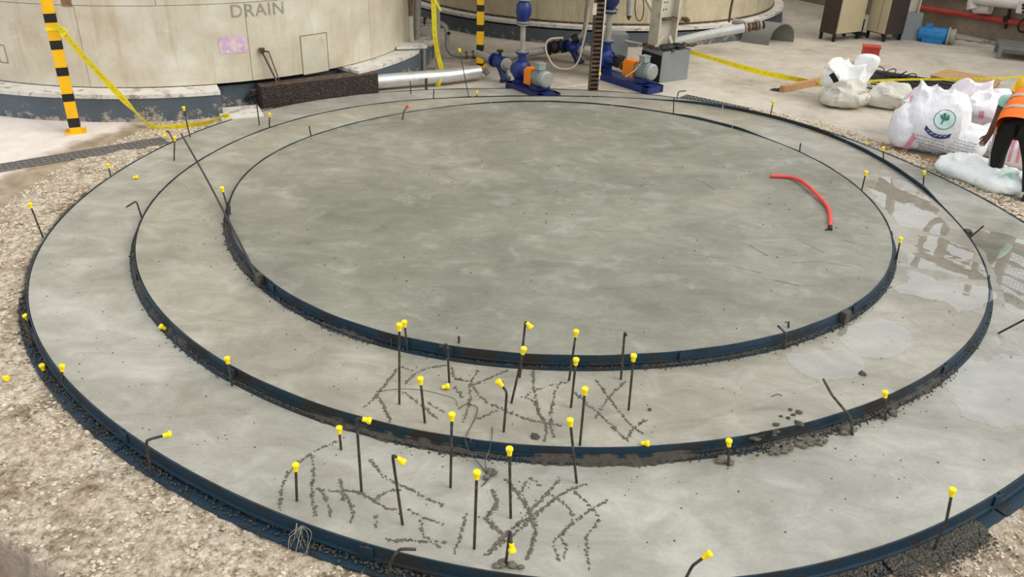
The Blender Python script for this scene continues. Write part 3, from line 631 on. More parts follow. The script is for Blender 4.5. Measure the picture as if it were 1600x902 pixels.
pin(2, [(1400, 408), (1407, 374)], 'capped pin at the right edge of the top disc by the red hose')
pin(3, [(1507, 379), (1537, 353)], 'bare bar leaning right over the mirror-like puddle', cap=False)
pin(3, [(1560, 521), (1602, 499)], 'bare bar leaning out of the picture at the right edge', cap=False)
pin(3, [(1384, 657), (1383, 615)], 'capped pin at the right front of the middle form')
pin(3, [(1332, 680), (1329, 652), (1300, 618), (1286, 592)], 'bare bar bent back over the middle step on the right', cap=False, r=.008, dd=[0, .1, .16])
pin(2, [(1225, 546), (1228, 521), (1215, 509)], 'small bare bar with a bent tip at the right front of the top disc', cap=False)
pin(1, [(1232, 512), (1232, 503)], 'tiny bare stub poking from the top disc near the right front', cap=False)
pin(3, [(1138, 728), (1139, 691)], 'capped pin against the clean blue stretch of the middle form')
loose_cap(1010, 693, Z2, 'yellow cap lying on the front rim of the middle step', (1, -.2, .2))
loose_cap(9, 591, -.1, 'yellow cap lying on the rough ground at the left edge', (1, -.5, .1))
loose_cap(213, 277, 0, 'yellow cap lying on the left of the lowest ring')
loose_cap(389, 168, ZF, 'yellow cap lying by the black tap at the trough')
loose_cap(698, 604, Z2, 'yellow cap lying at the foot of the small hooked bar on the middle step')
# middle step, front
pin(2, [(624, 632), (624, 510)], 'tall ribbed capped pin, leftmost on the front of the middle step', r=.007)
pin(2, [(637, 549), (632, 505)], 'shorter capped pin right behind the leftmost tall one on the middle step')
pin(2, [(664, 661), (657, 594)], 'capped pin leaning left over the left mortar ridges of the middle step')
pin(2, [(702, 598), (699, 537), (687, 542)], 'bare bar with a small hooked tip in front of the top disc form', cap=False)
pin(2, [(787, 675), (792, 612), (780, 598)], 'capped bar bent left at its tip on the middle step front')
pin(2, [(799, 630), (818, 547)], 'leaning capped pin in front of the bent-capped one at the top disc form')
pin(2, [(812, 590), (821, 502), (828, 510)], 'leaning pin with its capped tip folded over, against the top disc', dd=[0, -.02])
pin(2, [(889, 595), (900, 520)], 'capped pin leaning right at the foot of the top disc form, centre right')
pin(2, [(892, 637), (900, 564)], 'capped pin directly in front of the one at the form, centre right')
pin(2, [(906, 696), (914, 610)], 'capped pin nearest the front rim of the middle step, centre right')
pin(2, [(970, 593), (976, 519), (979, 525)], 'bare pin with a curled tip, right part of the middle step front', cap=False)
pin(2, [(982, 641), (990, 558)], 'rightmost capped pin of the cluster on the middle step front')
pin(1, [(717, 536), (717, 526)], 'tiny bare stub on the front rim of the top disc', cap=False)
pin(2, [(612, 543), (611, 530)], 'tiny bare stub at the foot of the top disc form, far left of the cluster', cap=False)
# the long loose bar across the steps
b = MB(); A = P(405, 441, .187); B = P(283, 209, .17); ribbed(b, bez([A, P(382, 394, .19), P(357, 345, .192), P(322, 278, .19), B], 6), .009)
tag(b.done('long_rebar', M['rebar'], None, A), 'long ribbed bar lying across the steps on the left', 'rebar')
b = MB(); b.tube([P(299, 266, .03), P(306, 262, .04), P(316, 256, .04)], .012, 6)
for _ in range(24): b.lump(P(random.gauss(302, 3), random.gauss(264, 2.5), .012), random.uniform(.008, .02))
b.tube([P(316, 257, .0), V(P(316, 257, 0), 316, 247)], .006, 6)
tag(b.done('mortar_clump', M['mud'], None, P(303, 263, 0)), 'dark mortar clump under the long loose bar', 'mortar')
# red hose
hp = [P(x, y, Z1+z) for x, y, z in [(1204, 275, .02), (1220, 275.5, .02), (1236, 277, .022), (1252, 283, .03), (1266, 294, .035), (1279, 307, .03), (1290, 319, .022), (1296, 331, .02), (1297.5, 345, .02), (1297, 354, .0)]]
t = thing('red_hose', 'curved red flexible hose poking out of the top disc', 'hose', P(1297, 357, Z1))
b = MB(); b.tube(bez(hp, 6), .018, 12); b.done('hose', M['hose'], t)
b = MB(); b.tube([P(1297, 354, Z1+.012), P(1297, 360, Z1)], .02, 10); b.lump(P(1291, 360, Z1), .015); b.done('end_stub', M['rubber'], t)
# tie wires
def wire(px, name, label, mat, r=.0022):
    pts = bez([P(x, y, z) for x, y, z in px], 6); b = MB(); b.tube(pts, r, 6); return tag(b.done(name, mat, None, pts[0]), label, 'wire')
wire([(588, 612, Z2+.004), (625, 608, Z2+.02), (660, 610, Z2+.03), (690, 617, Z2+.03), (710, 624, Z2+.02), (715, 634, Z2+.004)], 'tie_wire', 'thin wire arching over the left mortar ridges of the middle step', M['wire'])
wire([(716, 639, Z2+.004), (728, 632, Z2+.01), (745, 636, Z2+.01), (743, 652, Z2+.01), (729, 680, Z2+.015), (728, 692, Z2+.01), (737, 712, .03), (752, 729, .008), (762, 745, .006), (757, 757, .005)], 'tie_wire', 'wire hanging over the middle form onto the lowest ring, left strand', M['wire'], .0028)
wire([(769, 668, Z2+.004), (768, 686, Z2+.012), (764, 705, .05), (758, 722, .02), (763, 738, .006), (771, 736, .03), (764, 748, .01), (752, 760, .004)], 'tie_wire', 'wire hanging over the middle form onto the lowest ring, right strand', M['wire'], .0028)
wire([(1205, 620, Z2+.003), (1215, 616, Z2+.004), (1222, 619, Z2+.003)], 'tie_wire', 'short wire scrap on the right of the middle step', M['wire'])
t = thing('wire_bunch', 'bunch of pale frayed wires on the outermost form at bottom left', 'wire', P(470, 845, -.1)); 
for i in range(9):
    s = P(473+random.uniform(-3, 3), 822+random.uniform(-2, 2), .02); e = P(random.uniform(452, 492), random.uniform(852, 882), -.10); m_ = s.lerp(e, .5)+Vector((random.uniform(-.04, .04), random.uniform(-.03, .03), .03))
    b = MB(); b.tube(bez([s, m_, e], 6), .0016, 5); b.done('strand', M['wirepale'], t)
wire([(464, 818, .008), (461, 834, -.02), (459, 846, -.06)], 'tie_wire', 'single upright wire left of the frayed wire bunch', M['wirepale'])
# ------------------------------------------------------------------ puddles (thin standing water)
def puddle(pix, z, label, seed, amp=.05):
    pts = [P(x, y, z) for x, y in pix]; loop = []
    n = len(pts)
    for i in range(n):
        a, b_, c, d = pts[i-1], pts[i], pts[(i+1) % n], pts[(i+2) % n]
        for k in range(40):
            t = k/40; q = .5*((2*b_)+(c-a)*t+(2*a-5*b_+4*c-d)*t*t+(3*b_-a-3*c+d)*t**3)
            q += Vector((noise.noise((q.x*9, q.y*9, seed)), noise.noise((q.x*9, q.y*9, seed+5)), 0))*amp*.6+Vector((noise.noise((q.x*3, q.y*3.5, seed+2)), noise.noise((q.x*3, q.y*3.5, seed+8))*.8, 0))*amp*2.2+Vector((noise.noise((q.x*28, q.y*28, seed)), noise.noise((q.x*28, q.y*28, seed+3)), 0))*amp*.3; q.z = z; loop.append(q)
    ar = sum(loop[i-1].x*loop[i].y-loop[i].x*loop[i-1].y for i in range(len(loop)))
    if ar < 0: loop.reverse()
    b = MB(); b.v = loop; b.f = [tuple(range(len(loop)))]
    cen = sum(loop, Vector())/len(loop)
    o = b.done('puddle', M['water'], None, cen, False)
    return tag(o, label, 'puddle')
puddle([(1352, 290), (1372, 276), (1400, 280), (1430, 292), (1452, 312), (1472, 342), (1482, 366), (1440, 362), (1400, 348), (1378, 322)], Z2+.0045, 'shallow puddle mirroring steelwork on the middle step, far right', 3.1)
puddle([(1418, 384), (1450, 372), (1495, 382), (1520, 402), (1538, 432), (1500, 430), (1450, 420), (1425, 410)], Z2+.0045, 'thin water film on the right of the middle step below the capped pin', 7.7, .07)
puddle([(1405, 425), (1440, 428), (1500, 440), (1540, 462), (1530, 492), (1490, 476), (1440, 466), (1400, 452)], Z2+.0045, 'bright water patch on the middle step beside the right bend of the form', 9.2, .07)
puddle([(1250, 560), (1300, 545), (1350, 560), (1335, 590), (1295, 600), (1262, 585)], Z2+.0045, 'bright water patch on the middle step behind the bent-back bar', 4.4, .05)
puddle([(1310, 520), (1350, 500), (1400, 505), (1425, 530), (1390, 552), (1340, 550)], Z2+.0045, 'water patch on the middle step in front of the right corner of the disc', 5.4, .05)
puddle([(1515, 372), (1535, 362), (1570, 366), (1620, 388), (1660, 420), (1670, 470), (1620, 492), (1575, 486), (1562, 452), (1556, 425), (1540, 398)], .0045, 'mirror-like puddle on the lowest ring at the right edge', 6.3, .03)
puddle([(1470, 610), (1540, 560), (1620, 560), (1640, 620), (1580, 660), (1500, 650)], .0045, 'thin water film on the lowest ring at the right, below the leaning bar', 8.8, .08)
# ------------------------------------------------------------------ tanks
TL, RL, ZT = (-6.02, 5.74), 3.60, .30
TM, RM = (.382, 11.60), 3.96
def ring_part(b, c, r0, r1, z0, z1, a0, a1, n=24):
    rows = []
    for i in range(n+1):
        a = a0+(a1-a0)*i/n; u = Vector((math.cos(a), math.sin(a), 0)); o = Vector((c[0], c[1], 0))
        rows.append([o+u*r0+Vector((0, 0, z0)), o+u*r1+Vector((0, 0, z0)), o+u*r1+Vector((0, 0, z1)), o+u*r0+Vector((0, 0, z1))])
    n0 = len(b.v); b.strip(rows, True); b.f.append((n0, n0+1, n0+2, n0+3)); k = len(b.v); b.f.append((k-1, k-2, k-3, k-4)); return b
def tang(c, p): return math.atan2(p.y-c[1], p.x-c[0])
t = thing('storage_tank', 'large cream clad tank with DRAIN stencilled on it, on the left', 'tank', (TL[0], TL[1], ZT))
b = MB(); b.lathe([(RL-.03, 0.0), (RL-.03, 6.6), (RL-.4, 6.9), (.1, 7.5)], (TL[0], TL[1], ZT), seg=96); b.done('shell', M['dark'], t)
pl = CY(142, 136, TL, RL); pr = CY(395, 124, TL, RL); aL, aR = tang(TL, pl), tang(TL, pr); dA = aR-aL
zs = CY(250, 9, TL, RL).z
cour = [ZT+.004, zs, zs+1.15, zs+2.3, zs+3.45, zs+4.6, ZT+6.6]
for ci in range(len(cour)-1):
    off = [0, .52, 0, .5, .1, .6][ci]; a = aL-dA*3+off*dA; k = 0
    npan = int(2*PI/dA)+1; step = 2*PI/npan if ci > 0 else dA
    if ci == 0: cuts = [aL+dA*(i-3) for i in range(9)]; cuts += [cuts[-1]+(2*PI-8*dA)*i/6 for i in range(1, 7)]
    else: cuts = [a+step*i for i in range(npan+1)]
    for q0, q1 in zip(cuts, cuts[1:]):
        b = MB(); pr_ = random.uniform(0, .006); ring_part(b, TL, RL-.02, RL+pr_, cour[ci]+.003, cour[ci+1]-.003, q0+.0009, q1-.0009, 14); b.done('cladding_panel', M['tank'], t)
# stencilled word
def text_mesh(txt, size):
    cu = bpy.data.curves.new('txt', 'FONT'); cu.body = txt; cu.size = size; cu.extrude = 0; cu.align_x = 'CENTER'; cu.align_y = 'CENTER'; cu.space_character = 1.08
    o = bpy.data.objects.new('txt', cu); COL.objects.link(o); dg = bpy.context.evaluated_depsgraph_get(); me = bpy.data.meshes.new_from_object(o.evaluated_get(dg))
    vs_ = [v.co.copy() for v in me.vertices]; fs = [tuple(p.vertices) for p in me.polygons]; bpy.data.objects.remove(o); bpy.data.curves.remove(cu); bpy.data.meshes.remove(me); return vs_, fs
def on_tank(c, R, px, py, pts, fs, mat, name, par, off=.009, tilt=0.0):
    q = CY(px, py, c, R); a = tang(c, q); b = MB(); rt = Matrix.Rotation(tilt, 2)
    for v in pts:
        w = rt @ Vector((v[0], v[1])); aa = a+w.x/R; b.v.append(Vector((c[0]+(R+off)*math.cos(aa), c[1]+(R+off)*math.sin(aa), q.z+w.y)))
    b.f = fs; return b.done(name, mat, par, None, False)
vt, ft = text_mesh('DRAIN', .215)
on_tank(TL, RL, 403, 16, vt, ft, M['stencil'], 'stencil_lettering', t, .0085)
def gridpts(w, h, n=8):
    v = [(-w/2+w*i/n, y) for i in range(n+1) for y in (-h/2, h/2)]; return v, [(2*i, 2*i+2, 2*i+3, 2*i+1) for i in range(n)]
v_, f_ = gridpts(.33, .20); on_tank(TL, RL, 364, 70, v_, f_, M['notice'], 'faded_notice', t, .0095)
def frame_on(px, py, w, h, mat, par, th=.014, nm='access_plate_edge'):
    for cx, cy, ww, hh in ((0, h/2, w, th), (0, -h/2, w, th), (-w/2, 0, th, h), (w/2, 0, th, h)):
        v, f = gridpts(ww, hh, 4); v = [(a+cx, b_+cy) for a, b_ in v]; on_tank(TL, RL, px, py, v, f, mat, nm, par, .009)
v_, f_ = gridpts(.40, .50); o = on_tank(TL, RL, 492, 84, v_, f_, M['cream'], 'access_plate', t, .0075); frame_on(492, 84, .40, .50, M['brass'], t, .008)
v_, f_ = gridpts(.12, .085, 2); on_tank(TL, RL, 104, 4, v_, f_, M['darkwood'], 'bare_patch', t, .009)
frame_on(4, 84, .11, .21, M['brass'], t, .008, 'small_plate_edge')
# prop leaning on the tank
t2 = thing('metal_prop', 'thin metal legs leaning on the left tank above the black trough', 'bracket', CY(436, 127, TL, RL+.2))
for x0, y0, x1, y1, r in ((408, 78, 433, 128, .012), (420, 81, 437, 128, .008), (408, 79, 420, 81, .01)):
    b = MB(); b.cyl(CY(x0, y0, TL, RL+.03), CY(x1, y1, TL, RL+.14), r, None, 8); b.done('leg', M['rust'], t2)
b = MB(); b.box(CY(409, 79, TL, RL+.04), (.06, .05, .06)); b.done('joint', M['rust'], t2)
# plinth of the left tank, with a notch
RP = RL+.31
t = thing('tank_plinth', 'peeling blue-grey concrete plinth under the left tank', 'plinth', (TL[0], TL[1], ZF-.02))
an0 = tang(TL, CY(345, 150, TL, RP)); an1 = tang(TL, CY(560, 112, TL, RP))
b = MB(); ring_part(b, TL, RL-.6, RP, ZF-.05, ZT-.05, an1, an0+2*PI, 120); b.done('plinth_wall', M['plinth'], t)
b = MB(); ring_part(b, TL, RL-.6, RP+.012, ZT-.05, ZT-.005, an1, an0+2*PI, 120); b.done('ledge', M['ledge'], t)
b = MB(); ring_part(b, TL, RL-.8, RL-.12, ZF-.05, ZT-.06, an0-.1, an1+.1, 30); b.done('recess_wall', M['plinth'], t)
b = MB(); q = CY(372, 150, TL, RP); b.box((q.x, q.y, ZF+.01), (.5, .5, .08), zmat(an0)); b.done('sump_step', M['ledge'], t)
# middle tank
t = thing('storage_tank', 'second cream tank behind the pumps, its foot in shade', 'tank', (TM[0], TM[1], ZT))
b = MB(); b.lathe([(RM, 0), (RM, 6.6), (RM-.4, 6.9), (.1, 7.4)], (TM[0], TM[1], ZT), seg=96); b.done('shell', M['tank2'], t)
b = MB(); b.lathe([(RM+.02, -.02), (RM+.02, .015), (RM, .02)], (TM[0], TM[1], ZT), seg=96); b.done('bottom_rim', M['rust'], t)
t = thing('tank_plinth', 'grey painted concrete plinth under the tank behind the pumps', 'plinth', (TM[0], TM[1], ZF-.02))
b = MB(); b.lathe([(RM+.24, 0), (RM+.20, ZT-ZF-.08)], (TM[0], TM[1], ZF-.02), seg=96); b.done('plinth_wall', M['plinth2'], t)
b = MB(); b.lathe([(RM+.215, 0), (RM+.215, .05), (RM-.5, .06)], (TM[0], TM[1], ZT-.065), seg=96); b.done('ledge', M['ledge'], t)
# ------------------------------------------------------------------ striped posts
def post(px, py, w, hgt, rz, label, bands, base=True, n=9):
    p = P(px, py, ZF); t = thing('striped_post', label, 'post', p, 'yellow and black posts'); m = zmat(rz)
    b = MB(); b.box(p+Vector((0, 0, hgt/2)), (w, w, hgt), m); b.done('post', M['yellow'], t)
    if base:
        b = MB(); b.box(p+Vector((0, 0, .006)), (w*1.9, w*1.9, .012), m); b.done('base_plate', M['yellow'], t)
    for z0, z1 in bands:
        b = MB(); b.box(p+Vector((0, 0, (z0+z1)/2)), (w+.005, w+.005, z1-z0), m); b.done('black_band', M['black'], t)
p0 = P(119, 206)
def zat(base, x, y): return V(base, x, y).z-base.z
bz = [(zat(p0, 116, 197), zat(p0, 113, 183)), (zat(p0, 106, 157), zat(p0, 104, 145)), (zat(p0, 98, 117), zat(p0, 95, 104)), (zat(p0, 87, 76), zat(p0, 84, 62)), (zat(p0, 77, 34), zat(p0, 74, 20))]
d_ = bz[-1][0]-bz[-2][0]
for k in range(1, 5): bz.append((bz[4][0]+k*d_, bz[4][1]+k*d_))
post(119, 206, .115, 3.2, .5, 'thick striped post in front of the left tank with tape tied to it', bz)
def bands(px, py, rows):
    q = P(px, py); z = [(zat(q, px, a), zat(q, px, b_)) for a, b_ in rows]; d = z[-1][0]-z[-2][0]
    for k in range(1, 6): z.append((z[len(rows)-1][0]+k*d, z[len(rows)-1][1]+k*d))
    return z
post(750, 103, .10, 3.0, -.05, 'striped post left of the front pump', bands(750, 103, [(103, 98), (79, 69), (48, 38), (17, 7)]))
post(862, 62, .10, 3.0, -.05, 'striped post at the foot of the middle tank', bands(862, 62, [(62, 55), (37, 29), (12, 3)]))
# ------------------------------------------------------------------ tapes
def ribbon(pts, w, label, twist=None, wdir=Vector((0, 0, 1))):
    pts = bez(pts, 10); n = len(pts); b = MB(); b.uv = []; L = 0; base = min(pts, key=lambda q: q.z)
    rows = []
    for i, p in enumerate(pts):
        if i: L += (p-pts[i-1]).length
        t = (pts[min(i+1, n-1)]-pts[max(i-1, 0)]).normalized(); s = t.cross(wdir)
        s = s.normalized() if s.length > 1e-5 else Vector((1, 0, 0)); u = s.cross(t).normalized()
        a = (twist(i/(n-1)) if twist else 0); d = u*math.cos(a)+s*math.sin(a); nn = d.cross(t).normalized()*.0008
        rows.append([p-d*w/2-nn, p+d*w/2-nn, p+d*w/2+nn, p-d*w/2+nn]); b.uv += [(L*8, 0), (L*8, 1), (L*8, 1), (L*8, 0)]
    b.strip(rows, True); return tag(b.done('barrier_tape', M['tape'], None, base), label, 'tape')
pk = V(p0, 94, 45, -.1)
ribbon([V(p0, 88, 40, -.09), pk, V(p0, 132, 90, -.05), V(p0, 165, 126, 0), V(p0, 205, 168, .05), P(236, 197, .0), P(262, 200, ZF+.02), P(300, 195, ZF+.03), P(330, 190, ZF+.06), P(349, 181, ZF+.10), P(358, 185, ZF+.04)], .075, 'yellow barrier tape sagging from the thick striped post to the ground', lambda q: .55+.25*math.sin(q*9))
b = MB(); m = zmat(.5)
t = thing('tape_knot', 'yellow tape wound round the thick striped post', 'tape', V(p0, 82, 44)); b.box(V(p0, 82, 43), (.135, .135, .03), m @ Matrix.Rotation(.12, 3, 'X')); b.box(V(p0, 83, 46), (.13, .13, .02), m @ Matrix.Rotation(-.15, 3, 'X')); b.done('wrap', M['tape'], t)
b = MB(); b.box(V(p0, 99, 51, -.09), (.06, .01, .1), Matrix.Rotation(.7, 3, 'Y')); b.done('tape_end', M['tape'], t)
# slim grey pole with tape hanging from it
pp = P(684, 110); t = thing('grey_pole', 'slim grey pole beside the left tank pipes', 'pole', pp)
b = MB(); b.box(pp+Vector((0, 0, 1.4)), (.085, .085, 2.8), zmat(.1)); b.done('pole', M['greypipe'], t); b = MB(); b.box(pp+Vector((0, 0, .006)), (.16, .16, .012)); b.done('base_plate', M['greypipe'], t)
q = P(684, 135); ribbon([V(pp, 677, -12, -.07), V(pp, 678, 20, -.08), V(pp, 680, 60, -.09), V(pp, 686, 92, -.12), V(pp, 690, 108, -.30), V(q, 688, 122, 0), V(q, 682, 139, 0)], .075, 'yellow tape hanging from the grey pole over the silver pipe', lambda q_: PI/2*0+.3+.5*q_, Vector((1, .2, 0)))
ribbon([V(pp, 678, -4, -.09), V(pp, 684, 8, -.11), V(pp, 689, 17, -.1)], .03, 'short loose tape end at the top of the grey pole', None, Vector((1, .2, 0)))
# tape across the right side of the yard
q0 = P(1062, 76, .38); q1 = P(1290, 132, ZF+.03)
ribbon([q0, V(q0.lerp(q1, .3), 1122, 94), V(q0.lerp(q1, .6), 1190, 113), V(q0.lerp(q1, .85), 1246, 124), q1], .085, 'yellow tape running from the grey pedestal to the crumpled bags', lambda s: .35+.25*math.sin(s*9))
q2 = P(1318, 131, .15); q3 = P(1620, 118, .1)
ribbon([q2, V(q2, 1352, 127), P(1430, 124, .2), P(1520, 124, .2), q3], .035, 'yellow tape running over the dark bar bundle and the slats', lambda s: .3)
# ------------------------------------------------------------------ pipes at the left tank
def pipe(name, label, pts, r, mat, rings=(), smooth=6, cat='pipe', seg=14):
    pts = bez(pts, smooth) if smooth else [Vector(q_) for q_ in pts]; base = min(pts, key=lambda q_: q_.z).copy()
    if not rings: b = MB(); b.tube(pts, r, seg); return tag(b.done(name, mat, None, base), label, cat)
    t = thing(name, label, cat, base); b = MB(); b.tube(pts, r, seg); b.done('pipe', mat, t)
    for f, rr, ln, mm in rings:
        i = min(int(f*(len(pts)-1)), len(pts)-2); d = (pts[i+1]-pts[i]).normalized(); c = pts[i].lerp(pts[i+1], f*(len(pts)-1)-i)
        b = MB(); b.cyl(c-d*ln/2, c+d*ln/2, rr, None, 16); b.done('flange', mm, t)
    return t
s0 = P(590, 141, ZF); a = P(592, 127, .09); c = P(752, 115, .09)
pipe('lagged_pipe', 'thick silver lagged pipe lying behind the far edge of the rings', [P(575, 129, .09), a.lerp(c, .3), a.lerp(c, .65), P(748, 112.5, .09)], .098, M['clad'], [(.02, .102, .03, M['clad']), (.35, .101, .02, M['clad']), (.68, .101, .02, M['clad']), (.985, .102, .03, M['clad'])], 0, seg=24)
pipe('pipe_stub', 'bare pipe end leaving the silver lagged pipe', [P(748, 112.5, .09), P(757, 110, .08), P(762, 116, .03)], .04, M['greypipe'])
b = MB(); bb = P(664, 141); b.box(V(bb, 666, 134), (.035, .035, .2)); tag(b.done('pipe_support', M['rust'], None, bb), 'short rusty prop under the silver lagged pipe', 'support')
g0 = P(655, 98)
pipe('drain_pipe', 'upright cream pipe with an elbow at the right side of the left tank', [V(g0, 641, 25), V(g0, 642, 60), V(g0, 646, 76), V(g0, 653, 80), V(g0, 664, 74, .05), V(g0, 679, 63, .12)], .05, M['cream'], [(.99, .065, .03, M['greypipe'])])
pipe('gauge_pipe', 'small pipe rising from the upright cream pipe by the tank', [V(g0, 640, 26), V(g0, 640, 3), V(g0, 640, -15)], .022, M['brass'], [(.5, .05, .06, M['brass']), (.7, .035, .03, M['brass'])], 0)
pipe('tank_pipe', 'broad cream pipe running up the right side of the left tank', [V(g0, 651, 62, .2), V(g0, 652, 30, .2), V(g0, 653, -20, .2)], .055, M['greypipe'], (), 0)
g1 = P(700, 92)
gnk = pipe('goose_neck_pipe', 'grey S-shaped pipe with valves behind the grey pole', [V(g1, 648, 32), V(g1, 665, 33), V(g1, 685, 35), V(g1, 696, 42), V(g1, 699, 58), V(g1, 699, 72), V(g1, 706, 84), V(g1, 722, 86), V(g1, 760, 86, .1), V(g1, 778, 92, .2)], .037, M['greypipe'], [(.10, .06, .03, M['rubber']), (.13, .07, .02, M['greypipe']), (.19, .07, .02, M['greypipe']), (.73, .048, .03, M['greypipe']), (.80, .062, .02, M['brass']), (.83, .07, .02, M['brass']), (.855, .062, .02, M['brass'])])
pipe('thin_floor_pipe', 'thin grey pipe sloping behind the silver lagged pipe', [V(g1, 704, 89), V(g1, 725, 98, -.05), V(g1, 752, 108, -.1)], .026, M['greypipe'])
for x, y, l in ((701, 52, 'black valve knob on the bend of the grey S-shaped pipe'), (684, 63, 'black valve knob behind the hanging tape')):
    b = MB(); q = V(g1, x, y, -.03); b.lathe([(.01, -.03), (.024, -.02), (.024, .02), (.01, .03)], q, (1, -.3, 0), 10); b.done('valve_knob', M['rubber'], gnk)['label'] = 'black valve knob'
b = MB(); q = P(640, 112); 
t = thing('sump_box', 'pale blue-grey sump box below the cream pipe elbow', 'box', q); b.box(q+Vector((0, .1, .18)), (.42, .3, .36), zmat(.35)); b.done('box', M['greyblock'], t)
b = MB(); b.box(q+Vector((0, .1, .37)), (.46, .34, .03), zmat(.35)); b.done('lid', M['ledge'], t)
b = MB(); b.cyl(q+Vector((.2, -.02, .0)), q+Vector((.2, -.02, .34)), .018, None, 8); b.done('corner_post', M['rust'], t)
# black trough
A, B = P(412, 172), P(592, 148); d = (B-A); L = d.length; rz = math.atan2(d.y, d.x); m = zmat(rz); nrm = Vector((-d.y, d.x, 0)).normalized(); H = .29
t = thing('bitumen_trough', 'long black rusted box lying between the left tank and the rings', 'trough', A.lerp(B, .5)+nrm*.12)
cc = A.lerp(B, .5)+nrm*.12
M4 = [('front_side', (0, -.11, H/2), (L, .02, H)), ('back_side', (0, .11, H/2), (L, .02, H)), ('end_plate', (-L/2+.01, 0, H/2), (.02, .2, H)), ('end_plate', (L/2-.01, 0, H/2), (.02, .2, H)), ('top_plate', (0, 0, H-.015), (L-.04, .2, .03))]
for nm, o_, s_ in M4:
    b = MB(); b.box(cc+m @ Vector(o_), s_, m); b.done(nm, M['bitumen'] if nm != 'top_plate' else M['rust'], t)
t = thing('garden_tap', 'small black tap on a stub pipe at the left end of the trough', 'tap', P(386, 160))
q = P(388, 166); b = MB(); b.tube(bez([V(q, 404, 146), V(q, 394, 149), V(q, 388, 151), V(q, 385, 157)], 5), .025, 10); b.done('spout', M['rubber'], t)
b = MB(); b.cyl(V(q, 396, 148), V(q, 398, 141), .014, None, 8); b.box(V(q, 398, 140), (.09, .02, .02), zmat(.4)); b.done('handle', M['brass'], t)
b = MB(); b.cyl(V(q, 404, 147), V(q, 412, 143, .1), .04, None, 10); b.done('body', M['rust'], t)
# ------------------------------------------------------------------ pumps
def flange(par, c, d, r=.1, th=.022, mat='pumpblue', bolts=6):
    d = Vector(d).normalized(); b = MB(); b.cyl(c-d*th/2, c+d*th/2, r, None, 20); f = b.done('flange', M[mat], par)
    u = d.orthogonal().normalized(); w = d.cross(u)
    b = MB()
    for k in range(bolts):
        a_ = 2*PI*k/bolts; q_ = c+(u*math.cos(a_)+w*math.sin(a_))*r*.78; b.cyl(q_-d*th, q_+d*th, r*.1, None, 6)
    b.done('bolts', M['rubber'], f); return f
def pump(c, ax, z, label, vr=.15, gl=(.16, .34), ml=(.36, .64), mr=.11, skid=(-.16, .72), sk='darkblue', up=.25):
    ax = Vector(ax).normalized(); rz = math.atan2(ax.y, ax.x); m = zmat(rz); g = Vector((c.x, c.y, ZF)); t = thing('centrifugal_pump', label, 'pump', g, 'blue pumps'); sd_ = Vector((-ax.y, ax.x, 0)); U = Vector((0, 0, 1))
    b = MB(); ln = skid[1]-skid[0]; mid = g+ax*(skid[0]+skid[1])/2
    for s in (-1, 1): b.box(mid+sd_*s*.13+U*.05, (ln, .06, .1), m)
    b.box(g+ax*(skid[1]-.06)+U*.05, (.12, .32, .1), m); b.box(g+ax*(skid[0]+.06)+U*.05, (.12, .32, .1), m); b.box(mid+U*.085, (ln, .24, .02), m)
    b.done('base_frame', M[sk], t)
    b = MB(); b.lathe([(.05, -.11), (vr*.55, -.10), (vr*.9, -.06), (vr, -.02), (vr, .03), (vr*.85, .07), (vr*.5, .09), (.06, .15), (.05, .2)], c, ax, 28)
    b.tube([c+sd_*.02+U*vr*.5, c+U*(vr+.02), c+U*up], [.075, .06, .055], 16); b.box(c-U*(vr*.7+.02), (.12, .16, z-vr*.7+.02-.08), m)
    b.done('volute', M['pumpblue'], t)
    flange(t, c+U*up, U, .095); flange(t, c-ax*.13, ax, .095)
    b = MB(); b.cyl(c+ax*.15, c+ax*ml[0], .02, None, 8); b.done('shaft', M['steelpipe'], t)
    b = MB(); gm = (gl[0]+gl[1])/2; b.box(c+ax*gm-U*.03, (gl[1]-gl[0], .16, .2), m); b.box(c+ax*gm+U*.075, (gl[1]-gl[0], .11, .03), m); b.done('coupling_guard', M['orange'], t)
    mo = MB(); prof = [(.03, ml[0]), (mr*.75, ml[0]+.005), (mr*.92, ml[0]+.03), (mr*.92, ml[1]-.09), (mr*1.03, ml[1]-.085), (mr*1.03, ml[1]-.02), (mr*.85, ml[1]), (mr*.25, ml[1]+.004)]
    mo.lathe(prof, c, ax, 26); mot = mo.done('motor_body', M['motorgrey'], t)
    b = MB()
    for k in range(20):
        a_ = 2*PI*k/20; dr = sd_*math.cos(a_)+U*math.sin(a_); mm = Matrix((ax, dr.cross(ax)*-1, dr)).transposed(); b.box(c+ax*(ml[0]+ml[1]-.06)/2+dr*mr*.95, (ml[1]-ml[0]-.13, .006, .026), mm)
    b.done('cooling_fins', M['motorgrey'], mot)
    b = MB(); b.lathe([(mr*.62, 0), (mr*.6, .004), (mr*.5, .005)], c+ax*(ml[1]+.001), ax, 20); b.done('fan_grille', M['greypipe'], mot)
    b = MB(); b.box(c+ax*((ml[0]+ml[1])/2-.04)+U*(mr+.04), (.11, .11, .08), m); b.box(c+ax*((ml[0]+ml[1])/2-.04)+U*(mr+.083), (.125, .125, .014), m); b.done('terminal_box', M['motorgrey'], t)
    b = MB(); b.box(c+ax*((ml[0]+ml[1])/2-.03)-U*(mr+.02), (.16, .24, max(.05, z-mr-.1)), m); b.done('motor_foot', M[sk], t)
    return t, ax, sd_
ZA = .27
cA = P(815, 110, ZF+ZA); axA = Vector((.62, -.79, 0))
pump(cA, axA, ZA, 'blue pump with orange guard and round motor face, left of the slotted upright', gl=(.17, .33), ml=(.34, .62))
